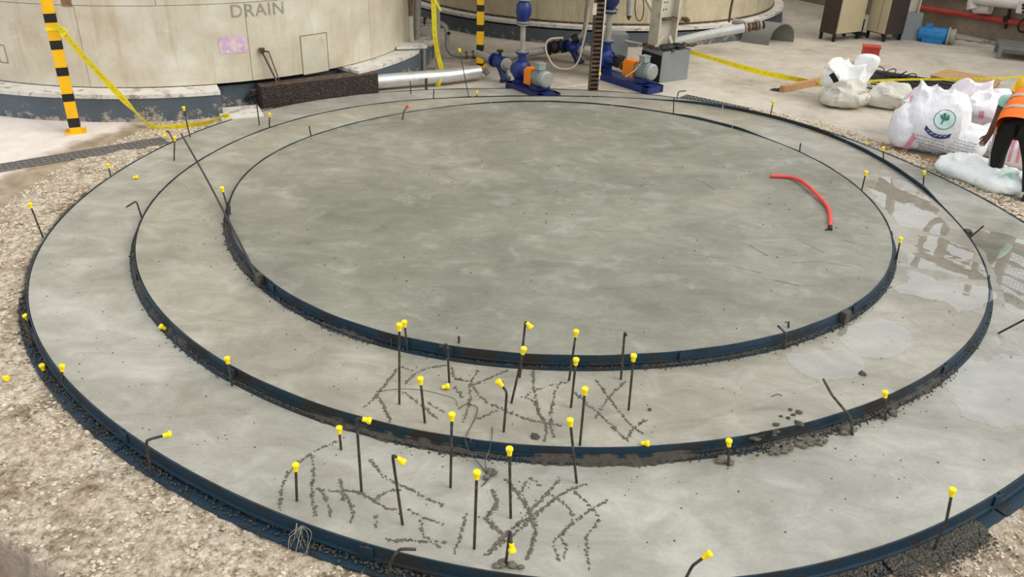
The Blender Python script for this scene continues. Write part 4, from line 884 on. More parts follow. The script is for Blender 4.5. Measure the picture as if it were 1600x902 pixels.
def globe(c, label, r=.1, h=.3, mat='pumpblue'):
    t = thing('check_valve', label, 'valve', c); U = Vector((0, 0, 1)); b = MB(); b.lathe([(.055, 0), (.06, .03), (r, h*.35), (r*1.03, h*.55), (r*.95, h*.75), (.06, h-.03), (.055, h)], c, U, 24); b.done('body', M[mat], t)
    flange(t, c+U*.012, U, r*1.0, .022, 'steelpipe'); flange(t, c+U*(h-.01), U, r*1.0, .022, 'steelpipe')
    return t
vA = V(cA, 819, 37); zb_ = cA+Vector((0, 0, .26)); U = Vector((0, 0, 1))
pipe('riser_pipe', 'pale grey upright pipe above the left pump', [zb_, Vector((cA.x, cA.y, vA.z))], .037, M['greypipe'], [(.02, .09, .02, M['steelpipe']), (.98, .09, .02, M['steelpipe'])], 0)
globe(Vector((cA.x, cA.y, vA.z+.015)), 'round blue valve on the riser of the left pump', .105, .32)
pipe('riser_pipe', 'upper pipe above the round blue valve of the left pump', [Vector((cA.x, cA.y, vA.z+.34)), Vector((cA.x, cA.y, vA.z+1.6))], .037, M['greypipe'], (), 0)
# suction line of the left pump
sv = cA-axA*.56
pipe('suction_pipe', 'short grey suction pipe of the left pump', [cA-axA*.15, cA-axA*.40], .06, M['greypipe'], [(.05, .095, .02, M['greypipe']), (.95, .095, .02, M['greypipe'])], 0)
def ystrainer(c, ax, label):
    ax = Vector(ax).normalized(); t = thing('strainer_valve', label, 'valve', Vector((c.x, c.y, ZF))); b = MB(); b.lathe([(.06, -.14), (.075, -.1), (.095, -.02), (.095, .04), (.07, .1), (.06, .14)], c, ax, 22); b.done('body', M['pumpblue'], t)
    leg = (ax*.55-Vector((0, 0, .8))).normalized(); b = MB(); b.tube([c+leg*.03, c+leg*.2, c+leg*.27], [.07, .06, .06], 16); b.done('strainer_leg', M['darkblue'], t)
    b = MB(); b.cyl(c+leg*.255, c+leg*.285, .085, None, 16); b.done('end_cover', M['darkblue'], t)
    flange(t, c-ax*.14, ax, .105, .024); flange(t, c+ax*.14, ax, .105, .024)
    b = MB(); b.cyl(c+U*.08, c+U*.15, .025, None, 10); b.lathe([(.05, 0), (.05, .02)], c+U*.15, U, 12); b.done('hand_knob', M['rubber'], t)
    return t
ystrainer(sv, axA, 'blue strainer with a slanted leg, left of the left pump')
se = sv-axA*.15
pipe('suction_pipe', 'grey pipe running back from the blue strainer past the striped post', [se, se-axA*.5], .05, M['greypipe'], [(.05, .09, .02, M['greypipe'])], 0)
# valve group in the middle
gb = P(890, 96)
pipe('floor_pipe', 'long grey pipe lying along the yard behind the left pump', [P(752, 88, .06), P(800, 87, .1), V(gb, 855, 78, .1)], .06, M['greypipe'], (), 0)
t = thing('rubber_joint', 'black ribbed rubber joint on the pipe behind the white hose loop', 'pipe joint', Vector((V(gb, 866, 74).x, V(gb, 866, 74).y, ZF)))
a, c = V(gb, 856, 75, .08), V(gb, 880, 71, .04); dv = (c-a).normalized(); ln = (c-a).length
b = MB(); b.lathe([(.09, 0), (.12, .01), (.12, .03), (.07, .05), (.10, .09), (.11, .12), (.10, .15), (.07, ln-.06), (.12, ln-.03), (.12, ln-.01), (.09, ln)], a, dv, 20); b.done('bellows', M['rubber'], t)
b = MB(); b.cyl(a+Vector((0, 0, .1)), c+Vector((0, 0, .1)), .012, None, 8); b.cyl(a-Vector((0, 0, .1)), c-Vector((0, 0, .1)), .012, None, 8); b.done('tie_rod', M['steelpipe'], t)
ystrainer(V(gb, 895, 74), Vector((.75, -.6, 0)), 'blue strainer behind the white hose loop, right of the rubber joint')
pipe('elbow_pipe', 'pale pipe curving up from the valves to the top of the slotted upright', [V(gb, 896, 62), V(gb, 908, 56), V(gb, 914, 44), V(gb, 917, 20), V(gb, 920, -10)], .04, M['greypipe'], [(.05, .08, .05, M['rubber']), (.12, .07, .03, M['rubber'])])
pipe('suction_pipe', 'grey pipe running from the middle strainer to the right pump', [V(gb, 905, 79, -.05), V(gb, 935, 90, -.2)], .055, M['greypipe'], [(.05, .09, .025, M['greypipe'])], 0)
gh = P(884, 112)
pipe('white_hose', 'white hose hanging in a loop between the two pumps', [V(gh, 921, 10), V(gh, 916, 45), V(gh, 911, 68), V(gh, 905, 92), V(gh, 896, 105), V(gh, 880, 108), V(gh, 865, 102), V(gh, 855, 85), V(gh, 853, 70), V(gh, 860, 61), V(gh, 880, 59)], .014, M['whitehose'], (), 6, 'hose', 8)
pipe('power_cable', 'white cable curving over the orange guard of the left pump', [V(cA, 845, 108, -.35), V(cA, 836, 113, -.32), V(cA, 829, 122, -.28), V(cA, 828, 132, -.25), V(cA, 836, 139, -.2)], .008, M['whitehose'], (), 6, 'cable', 6)
pipe('power_cable', 'pale cable lying on the ground left of the slotted upright', [P(868, 138, ZF+.006), P(890, 135, ZF+.006), P(918, 132, ZF+.006)], .008, M['whitehose'], (), 4, 'cable', 6)
# right pump
ZC = .28
cC = P(947, 92, ZF+ZC); axC = Vector((.66, -.75, 0))
pump(cC, axC, ZC, 'blue pump on a long skid with grey motor, right of the slotted upright', .16, (.44, .66), (.68, .98), .115, (-.16, 1.06), 'pumpblue', .26)
t = thing('gauge_box', 'small black and copper bearing block behind the right pump', 'bearing', cC+axC*.3-Vector((0, 0, .2))); b = MB(); b.box(cC+axC*.27+Vector((0, 0, .02)), (.13, .13, .16), zmat(.5)); b.done('housing', M['rubber'], t); b = MB(); b.lathe([(.06, 0), (.06, .03), (.03, .035)], cC+axC*.35-Vector((0, 0, .03)), axC, 14); b.done('copper_face', M['brass'], t)
vC = V(cC, 953, 18)
pipe('riser_pipe', 'grey upright pipe above the right pump', [cC+U*.27, Vector((cC.x, cC.y, vC.z))], .045, M['greypipe'], [(.02, .095, .02, M['steelpipe']), (.97, .10, .02, M['darkblue'])], 0)
globe(Vector((cC.x, cC.y, vC.z+.01)), 'round dark blue valve on the riser of the right pump', .125, .34, 'darkblue')
pipe('riser_pipe', 'upper pipe above the round dark blue valve of the right pump', [Vector((cC.x, cC.y, vC.z+.35)), Vector((cC.x, cC.y, vC.z+1.6))], .045, M['greypipe'], (), 0)
pipe('power_cable', 'pale cable from the skid to the motor of the right pump', [cC+axC*.6+Vector((-.12, -.1, -.12)), cC+axC*.72+Vector((-.08, -.1, 0)), cC+axC*.8+Vector((0, 0, .17))], .01, M['whitehose'], (), 5, 'cable', 6)
# concrete block behind the right pump
q = P(955, 98); b = MB(); b.box(q+Vector((.02, .2, .22)), (.42, .35, .44), zmat(.15), .97); tag(b.done('concrete_block', M['greyblock'], None, q), 'grey painted concrete block behind the right pump', 'block')
pipe('thin_pipe', 'thin grey pipe from the concrete block to the steel column', [V(q, 976, 64), V(q, 1012, 71)], .022, M['greypipe'], (), 0)
# slotted upright
q = P(926, 145); t = thing('slotted_upright', 'rusty slotted steel upright between the two pumps', 'post', q); hh = 2.6; w = .12
b = MB()
m = zmat(.25)
for s in (-1, 1): b.box(q+m @ Vector((s*w/2, 0, hh/2)), (.012, .07, hh), m)
b.box(q+m @ Vector((0, .035, hh/2)), (w, .006, hh), m); b.done('channel', M['rust'], t)
for k in range(44):
    b = MB(); b.box(q+m @ Vector((0, -.01, .03+k*.06)), (w-.01, .05, .03), m); b.done('rung', M['rust'], t)
b = MB(); b.box(q+m @ Vector((w/2+.012, -.03, hh/2+.1)), (.016, .02, hh-.2), m); b.done('pale_edge', M['whitepipe'], t)
b = MB(); b.box(q+m @ Vector((w/2+.01, -.03, .28)), (.03, .05, .035), m); b.done('yellow_tie', M['cap'], t)
b = MB(); b.box(V(q, 929, 14, -.05), (.055, .03, .15), m); b.done('paper_tag', M['cream'], t)
# ------------------------------------------------------------------ steel column on its pedestal
q = P(1038, 130); A = P(1030, 130); B = P(1073, 124); C = P(1005, 105)
u = (B-A); u.z = 0; uw = u.length; u.normalize(); v = Vector((-u.y, u.x, 0)); m = Matrix((u, v, Vector((0, 0, 1)))).transposed(); HPD = .46; dp = .46
cc = A+u*uw/2+v*dp/2
t = thing('pedestal', 'grey painted concrete pedestal of the cream steel column', 'pedestal', cc); b = MB(); b.box(cc+Vector((0, 0, HPD/2)), (uw, dp, HPD), m); b.done('block', M['greyblock'], t)
b = MB(); b.box(cc-u*(uw/2+.006)+Vector((0, 0, HPD/2-.03)), (.012, dp*.98, HPD-.06), m); b.done('dark_side', M['black'], t)
b = MB()
for k in range(40): b.lump(cc+u*random.uniform(-uw/2, uw/2*.5)+v*random.uniform(-dp/2, dp/2)+Vector((0, 0, HPD)), random.uniform(.02, .05), (1, 1, .6))
b.done('broken_top', M['rust'], t)
t = thing('steel_column', 'cream built-up steel column standing on the grey pedestal', 'column', cc+Vector((0, 0, HPD)))
cl = cc+u*(-.06)+v*.05; CH = 3.0
for s, nm in ((-1, 'left_flange'), (1, 'right_flange')):
    b = MB(); b.box(cl+u*s*.17+Vector((0, 0, HPD+CH/2)), (.03, .22, CH), m); b.done(nm, M['cream'], t)
b = MB(); b.box(cl+Vector((0, 0, HPD+CH/2)), (.32, .02, CH), m); b.done('web', M['cream'], t)
for z in (.42, 1.0): b = MB(); b.box(cl-v*.06+u*.03+Vector((0, 0, HPD+z)), (.26, .1, .03), m); b.done('stiffener', M['rust'], t)
b = MB(); b.box(cl+Vector((0, 0, HPD+.02)), (.46, .36, .04), m); b.done('base_plate', M['rust'], t)
b = MB(); 
for k in range(6): b.cyl(cl-v*.012+u*(-.05+.05*(k % 2))+Vector((0, 0, HPD+.55+.1*(k//2))), cl-v*.018+u*(-.05+.05*(k % 2))+Vector((0, 0, HPD+.55+.1*(k//2))), .01, None, 8)
b.done('bolt_holes', M['black'], t)
for tilt, z0, x0 in ((.6, .1, -.15), (-.5, .08, .1)):
    b = MB(); b.box(cl-v*.1+u*x0+Vector((0, 0, HPD+z0)), (.05, .012, .22), m @ Matrix.Rotation(tilt, 3, 'Y')); b.done('gusset', M['cream'], t)
t = thing('plastic_scrap', 'black and dark green plastic scraps heaped on the grey pedestal', 'scrap', cc+Vector((0, 0, HPD+.02)))
for k in range(9):
    b = MB(); b.lump(cc-v*random.uniform(.1, .24)+u*random.uniform(-.3, .3)+Vector((0, 0, HPD+.05)), random.uniform(.04, .08), (1.3, 1, .5), .5); b.done('scrap_piece', plain('green_plastic', (24, 62, 56), .4) if k == 2 else M['rubber'], t)
b = MB(); b.box(cc-v*.2+u*.25+Vector((0, 0, HPD+.05)), (.3, .05, .03), m); tag(b.done('timber_offcut', M['rust'], None, cc-v*.2+u*.25+Vector((0, 0, HPD+.03))), 'rusty flat bar on the front of the grey pedestal', 'bar')
q = P(1030, 90); b = MB(); b.cyl(V(q, 1004, -12), V(q, 1025, 27), .035, None, 8); tag(b.done('diagonal_brace', M['cream'], None, V(q, 1025, 27)), 'slanting cream brace joining the steel column from the left', 'brace')
q = P(1000, 82); b = MB(); b.tube([V(q, 1003+7*math.sin(k/20*2*PI)-4, 12+21*math.cos(k/20*2*PI)) for k in range(21)], .008, 6); tag(b.done('cable_coil', M['rubber'], None, V(q, 1000, 33)), 'black cable loop hanging left of the steel column', 'cable')
q = P(980, 78); t = thing('downpipe', 'short silver downpipe with a rusty tip against the middle tank', 'pipe', V(q, 982, 32)); b = MB(); b.cyl(V(q, 983, 24), V(q, 985, -20), .055, None, 16); b.done('pipe', M['clad'], t); b = MB(); b.cyl(V(q, 982, 31), V(q, 983, 24), .018, .05, 10); b.done('rusty_tip', M['rust'], t)
# tank outlet pipes right of the column
q = P(1100, 84)
pipe('lagged_pipe', 'slim silver lagged pipe running along the middle tank, right of the column', [V(q, 1052, 66, -.1), V(q, 1110, 53), V(q, 1166, 43, .15)], .075, M['clad'], [(.5, .078, .02, M['clad']), (.98, .082, .02, M['rust'])], 0, seg=20)
pipe('outlet_valve', 'rusty valve at the end of the slim silver pipe', [V(q, 1166, 43, .15), V(q, 1193, 39, .25)], .045, M['brass'], [(.2, .075, .04, M['brass']), (.4, .065, .03, M['rust']), (.6, .08, .03, M['brass']), (.8, .075, .03, M['greypipe']), (.98, .06, .03, M['rubber'])], 0, 'valve')
pipe('outlet_pipe', 'short grey pipe from the middle tank to the rusty valve', [V(q, 1145, 33, .3), V(q, 1160, 36, .25), V(q, 1172, 42, .2)], .05, M['greypipe'])
b = MB(); qq = CY(1067, 29, TM, RM); dv = Vector((qq.x-TM[0], qq.y-TM[1], 0)).normalized(); t = thing('tank_stub', 'small dark valve stub on the middle tank beside the column', 'valve', qq); b.cyl(qq, qq+dv*.1, .035, None, 10); b.done('stub', M['brass'], t); b = MB(); b.cyl(qq+dv*.1, qq+dv*.2, .05, .03, 10); b.done('plug', M['rust'], t)
q = P(1140, 76); b = MB(); b.tube([V(q, 1139, 35, .2), V(q, 1142, 12, .25), V(q, 1147, -10, .25)], .02, 8); tag(b.done('thin_pipe', M['rust'], None, V(q, 1139, 35, .2)), 'thin dark upright pipe on the middle tank above the outlet valve', 'pipe')
# half-round sheet
t = None; A = P(1200, 71); B = P(1240, 66); w = (B-A).length; u = (B-A).normalized(); v = Vector((-u.y, u.x, 0)); u2 = (u*.95+v*.0).normalized()
v = (v+u*-.55).normalized()
b = MB(); rows = []
for i in range(15):
    a = PI*i/14
    pts = []
    for (rr, k) in ((1, 0), (1, 1), (.955, 1), (.955, 0)):
        x = w/2-w/2*math.cos(a)*rr; z = .36*math.sin(a)**.8*rr if 0 < i < 14 else 0
        pts.append(A+u*x+v*(.5*k)+Vector((0, 0, z)))
    rows.append(pts)
b.strip(rows, True); b.f.append((0, 1, 2, 3)); n = len(b.v); b.f.append((n-1, n-2, n-3, n-4))
tag(b.done('half_round_sheet', M['greysheet'], None, A.lerp(B, .5)), 'grey half-round sheet metal cover standing on the yard like a tunnel', 'metal sheet')
# ------------------------------------------------------------------ back wall and what hangs on it
W0, W1 = Vector((7.25, 11.05, 0)), Vector((8.70, 8.98, 0)); wd = (W1-W0).normalized(); wn = Vector((wd.y, -wd.x, 0))
if wn.dot(CAM-W0) < 0: wn = -wn
M['wallback'] = worn('stained_wall', (128, 114, 98), (160, 146, 126), .55, 1.2, .85, .85, 0, .3, .12)
b = MB(); cw = W0+wd*2.5-wn*.1; b.box(cw+Vector((0, 0, 1.45)), (14, .2, 3.0), Matrix((wd, wn*-1, Vector((0, 0, 1)))).transposed()); struct('wall_back', b, M['wallback'])
b = MB(); b.box(W0-wd*4.6-wn*1.6+Vector((0, 1.6, 1.2)), (7, .2, 2.5)); struct('wall_left', b, M['cabdark'])
def WL(px, py, off=.08): return HP(W0+wn*off, wn, px, py)
def wallpipe(label, pts, r, mat, name='wall_pipe', rings=()): return pipe(name, label, pts, r, mat, rings, 0)
wallpipe('red pipe running along the stained back wall', [WL(1405, 7, .12), WL(1600, 37, .12), WL(1700, 52, .12)], .055, M['redpipe'], 'fire_pipe', [(.6, .068, .06, M['redpipe']), (.62, .075, .02, M['rust'])])
pipe('fire_pipe', 'second red pipe high on the back wall at the picture top', [WL(1440, -4, .1), WL(1620, -2, .1)], .04, M['redpipe'], (), 0)
pipe('white_pipe', 'thick white pipe with an elbow high on the back wall', [WL(1519, 14, .3), WL(1519, 4, .3), WL(1526, -1, .3), WL(1540, 1, .3), WL(1600, 8, .3), WL(1680, 18, .3)], .09, M['whitepipe'], [(.04, .105, .04, M['whitepipe']), (.45, .1, .03, M['whitepipe'])], 4)
pipe('white_pipe', 'short white pipe behind the elbow on the back wall', [WL(1524, 13, .18), WL(1548, 14, .18)], .1, M['whitepipe'], (), 0)
for x0, y0, x1, y1, l in ((1579, 12, 1571, 44, 'black bracket holding the red and white pipes on the wall'),):
    b = MB(); b.cyl(WL(x0, y0, .2), WL(x1, y1, .1), .03, None, 6); b.box(WL(1573, 30, .15), (.1, .1, .1)); tag(b.done('pipe_bracket', M['rubber'], None, WL(x1, y1, .1)), l, 'bracket')
t = thing('instrument_board', 'small white panel with dark dials at the right picture edge', 'panel', WL(1600, 24, .4)); b = MB(); b.box(WL(1604, 13, .4), (.32, .06, .2), zmat(math.atan2(wd.y, wd.x))); b.done('panel', M['whitepipe'], t)
for y in (8, 13, 19): b = MB(); q = WL(1599, y, .44); b.cyl(q, q+wn*.01, .025, None, 10); b.done('dial', M['black'], t)
b = MB(); q = WL(1600, 40, .25); b.tube([q+Vector((.1*math.cos(a/8*PI), 0, .12*math.sin(a/8*PI))) for a in range(17)], .02, 8); tag(b.done('hose_loop', M['rubber'], None, q-Vector((0, 0, .1))), 'black hose loop hanging on the wall at the right edge', 'hose')
# blue motor lying on the yard
a, c = P(1447, 53, .10), P(1490, 58, .10); ax = (c-a).normalized(); rz = math.atan2(ax.y, ax.x); m = zmat(rz)
t = thing('blue_motor', 'bright blue motor lying by the back wall with its shaft out', 'motor', Vector((a.x, a.y, ZF)))
b = MB(); b.lathe([(.05, -.14), (.12, -.13), (.135, -.02), (.14, 0), (.14, .34), (.12, .36)], a, ax, 20); b.done('body', M['motorblue'], t)
b = MB(); b.box(a+ax*.14+Vector((0, 0, -.03)), (.36, .25, .2), m); b.done('housing', M['motorblue'], t)
b = MB(); b.box(a+ax*.02+Vector((0, 0, .16)), (.11, .1, .07), m); b.done('terminal_box', M['motorblue'], t)
b = MB(); b.lathe([(.12, .36), (.17, .37), (.17, .40), (.13, .42), (.15, .48), (.15, .50), (.06, .52)], a, ax, 16); b.done('drive_end', M['greypipe'], t)
b = MB(); b.cyl(a+ax*.5, a+ax*.95+Vector((0, 0, -.02)), .022, None, 8); b.done('shaft', M['steelpipe'], t)
t = thing('chain', 'chain lying on the yard along the foot of the back wall', 'chain', P(1520, 65))
for k in range(22):
    f = k/21; c = P(1486+f*92, 58.5+f*13+1.2*math.sin(k*1.3), ZF+.02); d = Vector((wd.x, wd.y, 0)); s = Vector((-d.y, d.x, 0)) if k % 2 else Vector((0, 0, .7))
    b = MB(); b.tube([c+d*.055*math.cos(a/10*2*PI)+s*.03*math.sin(a/10*2*PI) for a in range(11)], .008, 5, False); b.done('link', M['wirepale'], t)
# grey platform at the right edge
A = P(1556, 92); t = thing('grey_platform', 'low grey sheet metal platform at the upper right edge', 'platform', A); m = zmat(-.35); ex, ey = m @ Vector((1, 0, 0)), m @ Vector((0, 1, 0))
b = MB(); b.box(A+ex*.75+ey*.35+Vector((0, 0, .2)), (1.5, .7, .05), m); b.done('top', M['greysheet'], t)
b = MB(); b.box(A+ex*.75+ey*.02+Vector((0, 0, .155)), (1.5, .03, .07), m); b.done('front_edge', plain('dark_grey_sheet', (92, 92, 92), .5), t)
for s, k in ((.03, .03), (.03, .67), (1.46, .03), (1.46, .67)): b = MB(); b.box(A+ex*s+ey*k+Vector((0, 0, .09)), (.06, .06, .18), m); b.done('leg', M['greysheet'], t)
# ------------------------------------------------------------------ cabinets
def cabinet(A, B, C, label, door_on, ht=1.75):
    # A nearest corner, B end of the face on the right, C end of the face on the left
    u = (B-A); u.z = 0; uw = u.length; u.normalize(); v = Vector((-u.y, u.x, 0)); cw = max(.35, (C-A).dot(v)); m = Matrix((u, v, Vector((0, 0, 1)))).transposed()
    c = A+u*uw/2+v*cw/2; t = thing('cabinet', label, 'cabinet', c); z0 = .13
    b = MB(); b.box(c+Vector((0, 0, z0+ht/2)), (uw, cw, ht), m); b.done('body', M['cabdark'], t)
    if door_on == 'right':   # doors on the u face (facing -v)
        for k, (f0, f1) in enumerate([(0.02, .98)]): b = MB(); b.box(A+u*uw*(f0+f1)/2-v*.012+Vector((0, 0, z0+ht/2)), (uw*(f1-f0), .022, ht-.04), m); d = b.done('door', M['cabcream'], t); b = MB(); b.box(A+u*uw*.85-v*.03+Vector((0, 0, z0+ht*.6)), (.02, .02, .12), m); b.done('handle', M['rubber'], d)
    else:
        for f0, f1 in ((.02, .58), (.6, .98)): b = MB(); b.box(A+v*cw*(1-(f0+f1)/2)-u*.012+Vector((0, 0, z0+ht/2)), (.022, cw*(f1-f0)-.006, ht-.04), m); d = b.done('door', M['cabcream'], t); b = MB(); b.box(A+v*cw*.42-u*.03+Vector((0, 0, z0+ht*.6)), (.02, .02, .12), m); b.done('handle', M['rubber'], d)
    for x in (.03, uw-.03):
        for y in (.03, cw-.03): b = MB(); b.box(A+u*x+v*y+Vector((0, 0, z0/2)), (.045, .045, z0), m); b.done('leg', M['black'], t)
    return t, c, u, v
t, c, u, v = cabinet(P(1302, 66), P(1342, 61), P(1279, 60), 'dark cabinet with a single beige door, left of the pair', 'right')
b = MB(); q = P(1342, 60); b.box(V(q, 1340, 24, .1), (.16, .2, .1), zmat(.3)); tag(b.done('yellow_box', plain('pale_yellow', (214, 188, 108), .6), None, V(q, 1340, 29, .1)), 'pale yellow box in the gap between the two cabinets', 'box')
b = MB(); b.box(V(q, 1341, 38, .15), (.12, .2, .22), zmat(.3)); b.box(V(q, 1342, 52, .15), (.16, .3, .05), zmat(.3)); tag(b.done('dark_shelf', M['black'], None, V(q, 1342, 56, .15)), 'black shelf in the gap between the two cabinets', 'shelf')
cabinet(P(1380, 66), P(1408, 63), P(1349, 59), 'dark cabinet with two beige doors, right of the pair', 'left')
q = P(1418, 63); b = MB(); b.box(q+Vector((0, .17, .25)), (.36, .34, .5), zmat(.1), .96); tag(b.done('concrete_block', M['greyblock'], None, q+Vector((0, .17, 0))), 'pale grey concrete block right of the cabinets', 'block')
t = thing('steel_column', 'cream steel post standing on the block right of the cabinets', 'column', q+Vector((0, .17, .5)))
b = MB(); b.box(q+Vector((0, .17, 1.9)), (.2, .02, 2.8), zmat(.1)); b.done('web', M['cream'], t)
for s in (-1, 1): b = MB(); b.box(q+Vector((s*.1, .17, 1.9)), (.02, .16, 2.8), zmat(.1)); b.done('flange', M['cream'], t)
# ------------------------------------------------------------------ steelwork above the back wall (seen mirrored in the puddles) and the unseen deck added to shade the pumps
t = thing('steel_gantry', 'brown steel pipe gantry above the back wall, mirrored in the puddles', 'gantry', W0-wn*.6+wd*1.5)
def gp(s, z, off=-.6): q = W0+wn*off+wd*s; return Vector((q.x, q.y, z))
gm = Matrix((wd, wn*-1, Vector((0, 0, 1)))).transposed()
for s_ in (-1.6, .2, 1.7, 3.05, 4.9, 6.5): b = MB(); b.box(gp(s_, 2.6), (.16, .16, 5.2), gm); b.done('column', M['gantry'], t)
for z in (3.45, 4.05, 5.15): b = MB(); b.box(gp(2.4, z), (8.2, .14, .16), gm); b.done('beam', M['gantry'], t)
for s0_, s1_, z0_, z1_ in ((-1.6, .2, 3.5, 4.0), (.2, 1.7, 4.0, 3.5), (1.7, 3.05, 3.5, 4.0), (.2, 1.7, 3.5, 4.0), (-1.6, .2, 4.1, 5.1), (3.05, 4.9, 4.0, 3.5)): b = MB(); b.cyl(gp(s0_, z0_), gp(s1_, z1_), .05, None, 8); b.done('brace', M['gantry'], t)
for z in (4.35, 4.6, 4.9): b = MB(); b.cyl(gp(1.7, z, -.5), gp(6.5, z, -.5), .025, None, 6); b.done('handrail', M['gantry'], t)
b = MB()
for k in range(46): b.cyl(gp(3.1+k*.074, 4.1, -.48), gp(3.1+k*.074, 5.1, -.48), .004, None, 4)
for k in range(14): b.cyl(gp(3.1, 4.1+k*.074, -.48), gp(6.5, 4.1+k*.074, -.48), .004, None, 4)
o = b.done('mesh_panel', M['gantry'], t); o['kind'] = 'stuff'
b = MB(); b.tube(bez([gp(1.2, 5.6), gp(1.25, 4.6), gp(1.5, 4.25), gp(2.2, 4.2), gp(2.5, 4.6), gp(2.55, 5.6)], 6), .07, 10); b.done('looped_pipe', M['gantry'], t)
# ------------------------------------------------------------------ drain grates
def grate(C0, C1, npan, w, label, rows=3, nb=9):
    d = C1-C0; L = d.length/npan; d.normalize(); s = Vector((-d.y, d.x, 0)); z = Vector((0, 0, 1)); m = Matrix((d, s, z)).transposed()
    rail = None; bar = None
    for k in range(npan):
        o = C0+d*(L*(k+.5)); t = thing('drain_grate', label[k], 'grate', o, 'drain grates')
        b = MB(); b.box(o-z*.018, (L-.012, w, .006), m); b.done('drain_bed', M['hole'], t)
        b = MB()
        for e in (-1, 1): b.box(o+d*e*(L/2-.012), (.016, w, .02), m)
        b.done('end_bar', M['grate'], t)
        for r in range(rows+1):
            b = MB(); b.box(o+s*(-w/2+w*r/rows)*.97, (L-.012, .014, .02), m)
            b.done('rail', M['grate'], t)
        bm_ = None
        for r in range(rows):
            for q in range(nb):
                pos = o+d*(-L/2+L*(q+.5)/nb)+s*(-w/2+w*(r+.5)/rows)*.97
                if bm_ is None:
                    b = MB(); b.box(pos, (.022, w/rows*1.15, .014), m @ zmat(.7)); bb = b.done('bar', M['grate'], t, None, False); bm_ = bb.data; p00 = pos
                else:
                    bb = bpy.data.objects.new('bar', bm_); COL.objects.link(bb); bb.parent = t; bb.location = pos-p00
zg = ZF+.012
C0, C1 = P(-62, 273, zg), P(258, 219, zg)
grate(C0, C1, 4, .21, ['leftmost drain grate panel, cut by the picture edge', 'second drain grate panel from the left picture edge', 'third drain grate panel along the left tank', 'drain grate panel ending at the sandy edge of the rings on the left'])
grate(P(1066, 151, zg), P(1214, 183, zg), 2, .24, ['far drain grate panel behind the bent bare bar', 'far drain grate panel with open holes by the pale capped pin'], 3, 11)
# ------------------------------------------------------------------ sacks
def sack(base, w, d, h, seed, mat, name, label, cat='sack', lean=0.0, rz=0.0, nz=.05, ex=.55, pinch=.5, up=None, wr=7.0, group=None, roll=0.0):
    vd = Vector((base.x-CAM.x, base.y-CAM.y, 0)).normalized(); u = Vector((vd.y, -vd.x, 0)); m = zmat(rz); u = m @ u; vd = m @ vd; z = Vector((0, 0, 1))
    lm = Matrix.Rotation(lean, 3, u) @ Matrix.Rotation(roll, 3, vd); b = MB(); NU, NV = 56, 40; rows = []
    sg = lambda x, e: math.copysign(abs(x)**e, x)
    for i in range(NV+1):
        ph = -PI/2+PI*i/NV; row = []
        for j in range(NU):
            th = 2*PI*j/NU; cx, cy, cz = sg(math.cos(th), ex)*sg(math.cos(ph), ex), sg(math.sin(th), .8)*sg(math.cos(ph), .75), sg(math.sin(ph), .7)
            f = (cz+1)/2; k = 1-(pinch*sstep(.55, 1, f)); belly = 1+.10*math.sin(PI*min(1, f*1.1))
            x, y, zz = cx*w/2*belly*(1-.08*f), cy*d/2*belly*k, f*h
            n = ((1-abs(noise.noise((x*wr+seed, y*wr, zz*wr*.4+seed*2))))**4*1.5-.5)*(.35+.9*f)+.25*(1-abs(noise.noise((x*wr*.8+seed, y*wr*.8, zz*wr*2.4+seed))))**5
            n2 = noise.noise((x*3+seed*3, y*3, zz*3)); rr = Vector((cx, cy, cz*.6)); rr = rr.normalized() if rr.length > 0 else rr
            fl = sstep(0, .12, f)
            q = Vector((x, y, zz))+rr*(n*nz*.5+n2*nz)*fl
            row.append(base+lm @ (u*q.x+vd*q.y+z*max(q.z, 0)))
        rows.append(row)
    b.strip(rows, True); b.f.append(tuple(reversed(range(NU)))); nn = len(b.v); b.f.append(tuple(range(nn-NU, nn)))
    t = thing(name, label, cat, base, group); o = b.done('bag', mat, t); 
    bv = BVHTree.FromPolygons([tuple(v) for v in b.v], b.f); return t, bv, u, vd
def decal(t, bv, mid, pts, faces, mat, name, lab=None, off=.006):
    n = (CAM-mid).normalized(); u = Vector((-n.y, n.x, 0)).normalized(); w = n.cross(u); b = MB()
    for x, y in pts:
        o = mid+u*x+w*y+n*1.0; h = bv.ray_cast(o, -n, 3.0); b.v.append((h[0]+n*off) if h[0] else mid+u*x+w*y)
    b.f = faces; o = b.done(name, mat, t, None, True)
    if lab: o['label'] = lab
    return o
def ringpts(r0, r1, n=40): return [(r*math.cos(2*PI*k/n), r*math.sin(2*PI*k/n)) for k in range(n) for r in (r0, r1)], [(2*k, 2*k+1, (2*k+3) % (2*n), (2*k+2) % (2*n)) for k in range(n)]
def stripe(a, b_, w, n=16, bend=0.0, wav=0.0):
    a, b_ = Vector(a), Vector(b_); d = (b_-a); s = Vector((-d.y, d.x)).normalized(); v = []
    for k in range(n+1):
        f = k/n; c = a+d*f+s*(bend*4*f*(1-f)+wav*math.sin(k*2.1)); v += [tuple(c-s*w/2), tuple(c+s*w/2)]
    return v, [(2*k, 2*k+2, 2*k+3, 2*k+1) for k in range(n)]
def mid_at(px, py, base, dd=-.15): return V(base, px, py, dd)
SG = 'rice sacks heaped by the rings'
bA = P(1418, 234); tA, vA_, _, _ = sack(bA+Vector((0, 0, .03)), .50, .40, .52, 1.3, M['sack'], 'woven_sack', 'full white sack with a broad pink side stripe, leftmost of the heap', group=SG, rz=.4, nz=.03)
mA = mid_at(1427, 205, bA); v_, f_ = stripe((.12, .20), (-.03, -.21), .055); decal(tA, vA_, mA, v_, f_, M['inkpink'], 'printed_stripe')
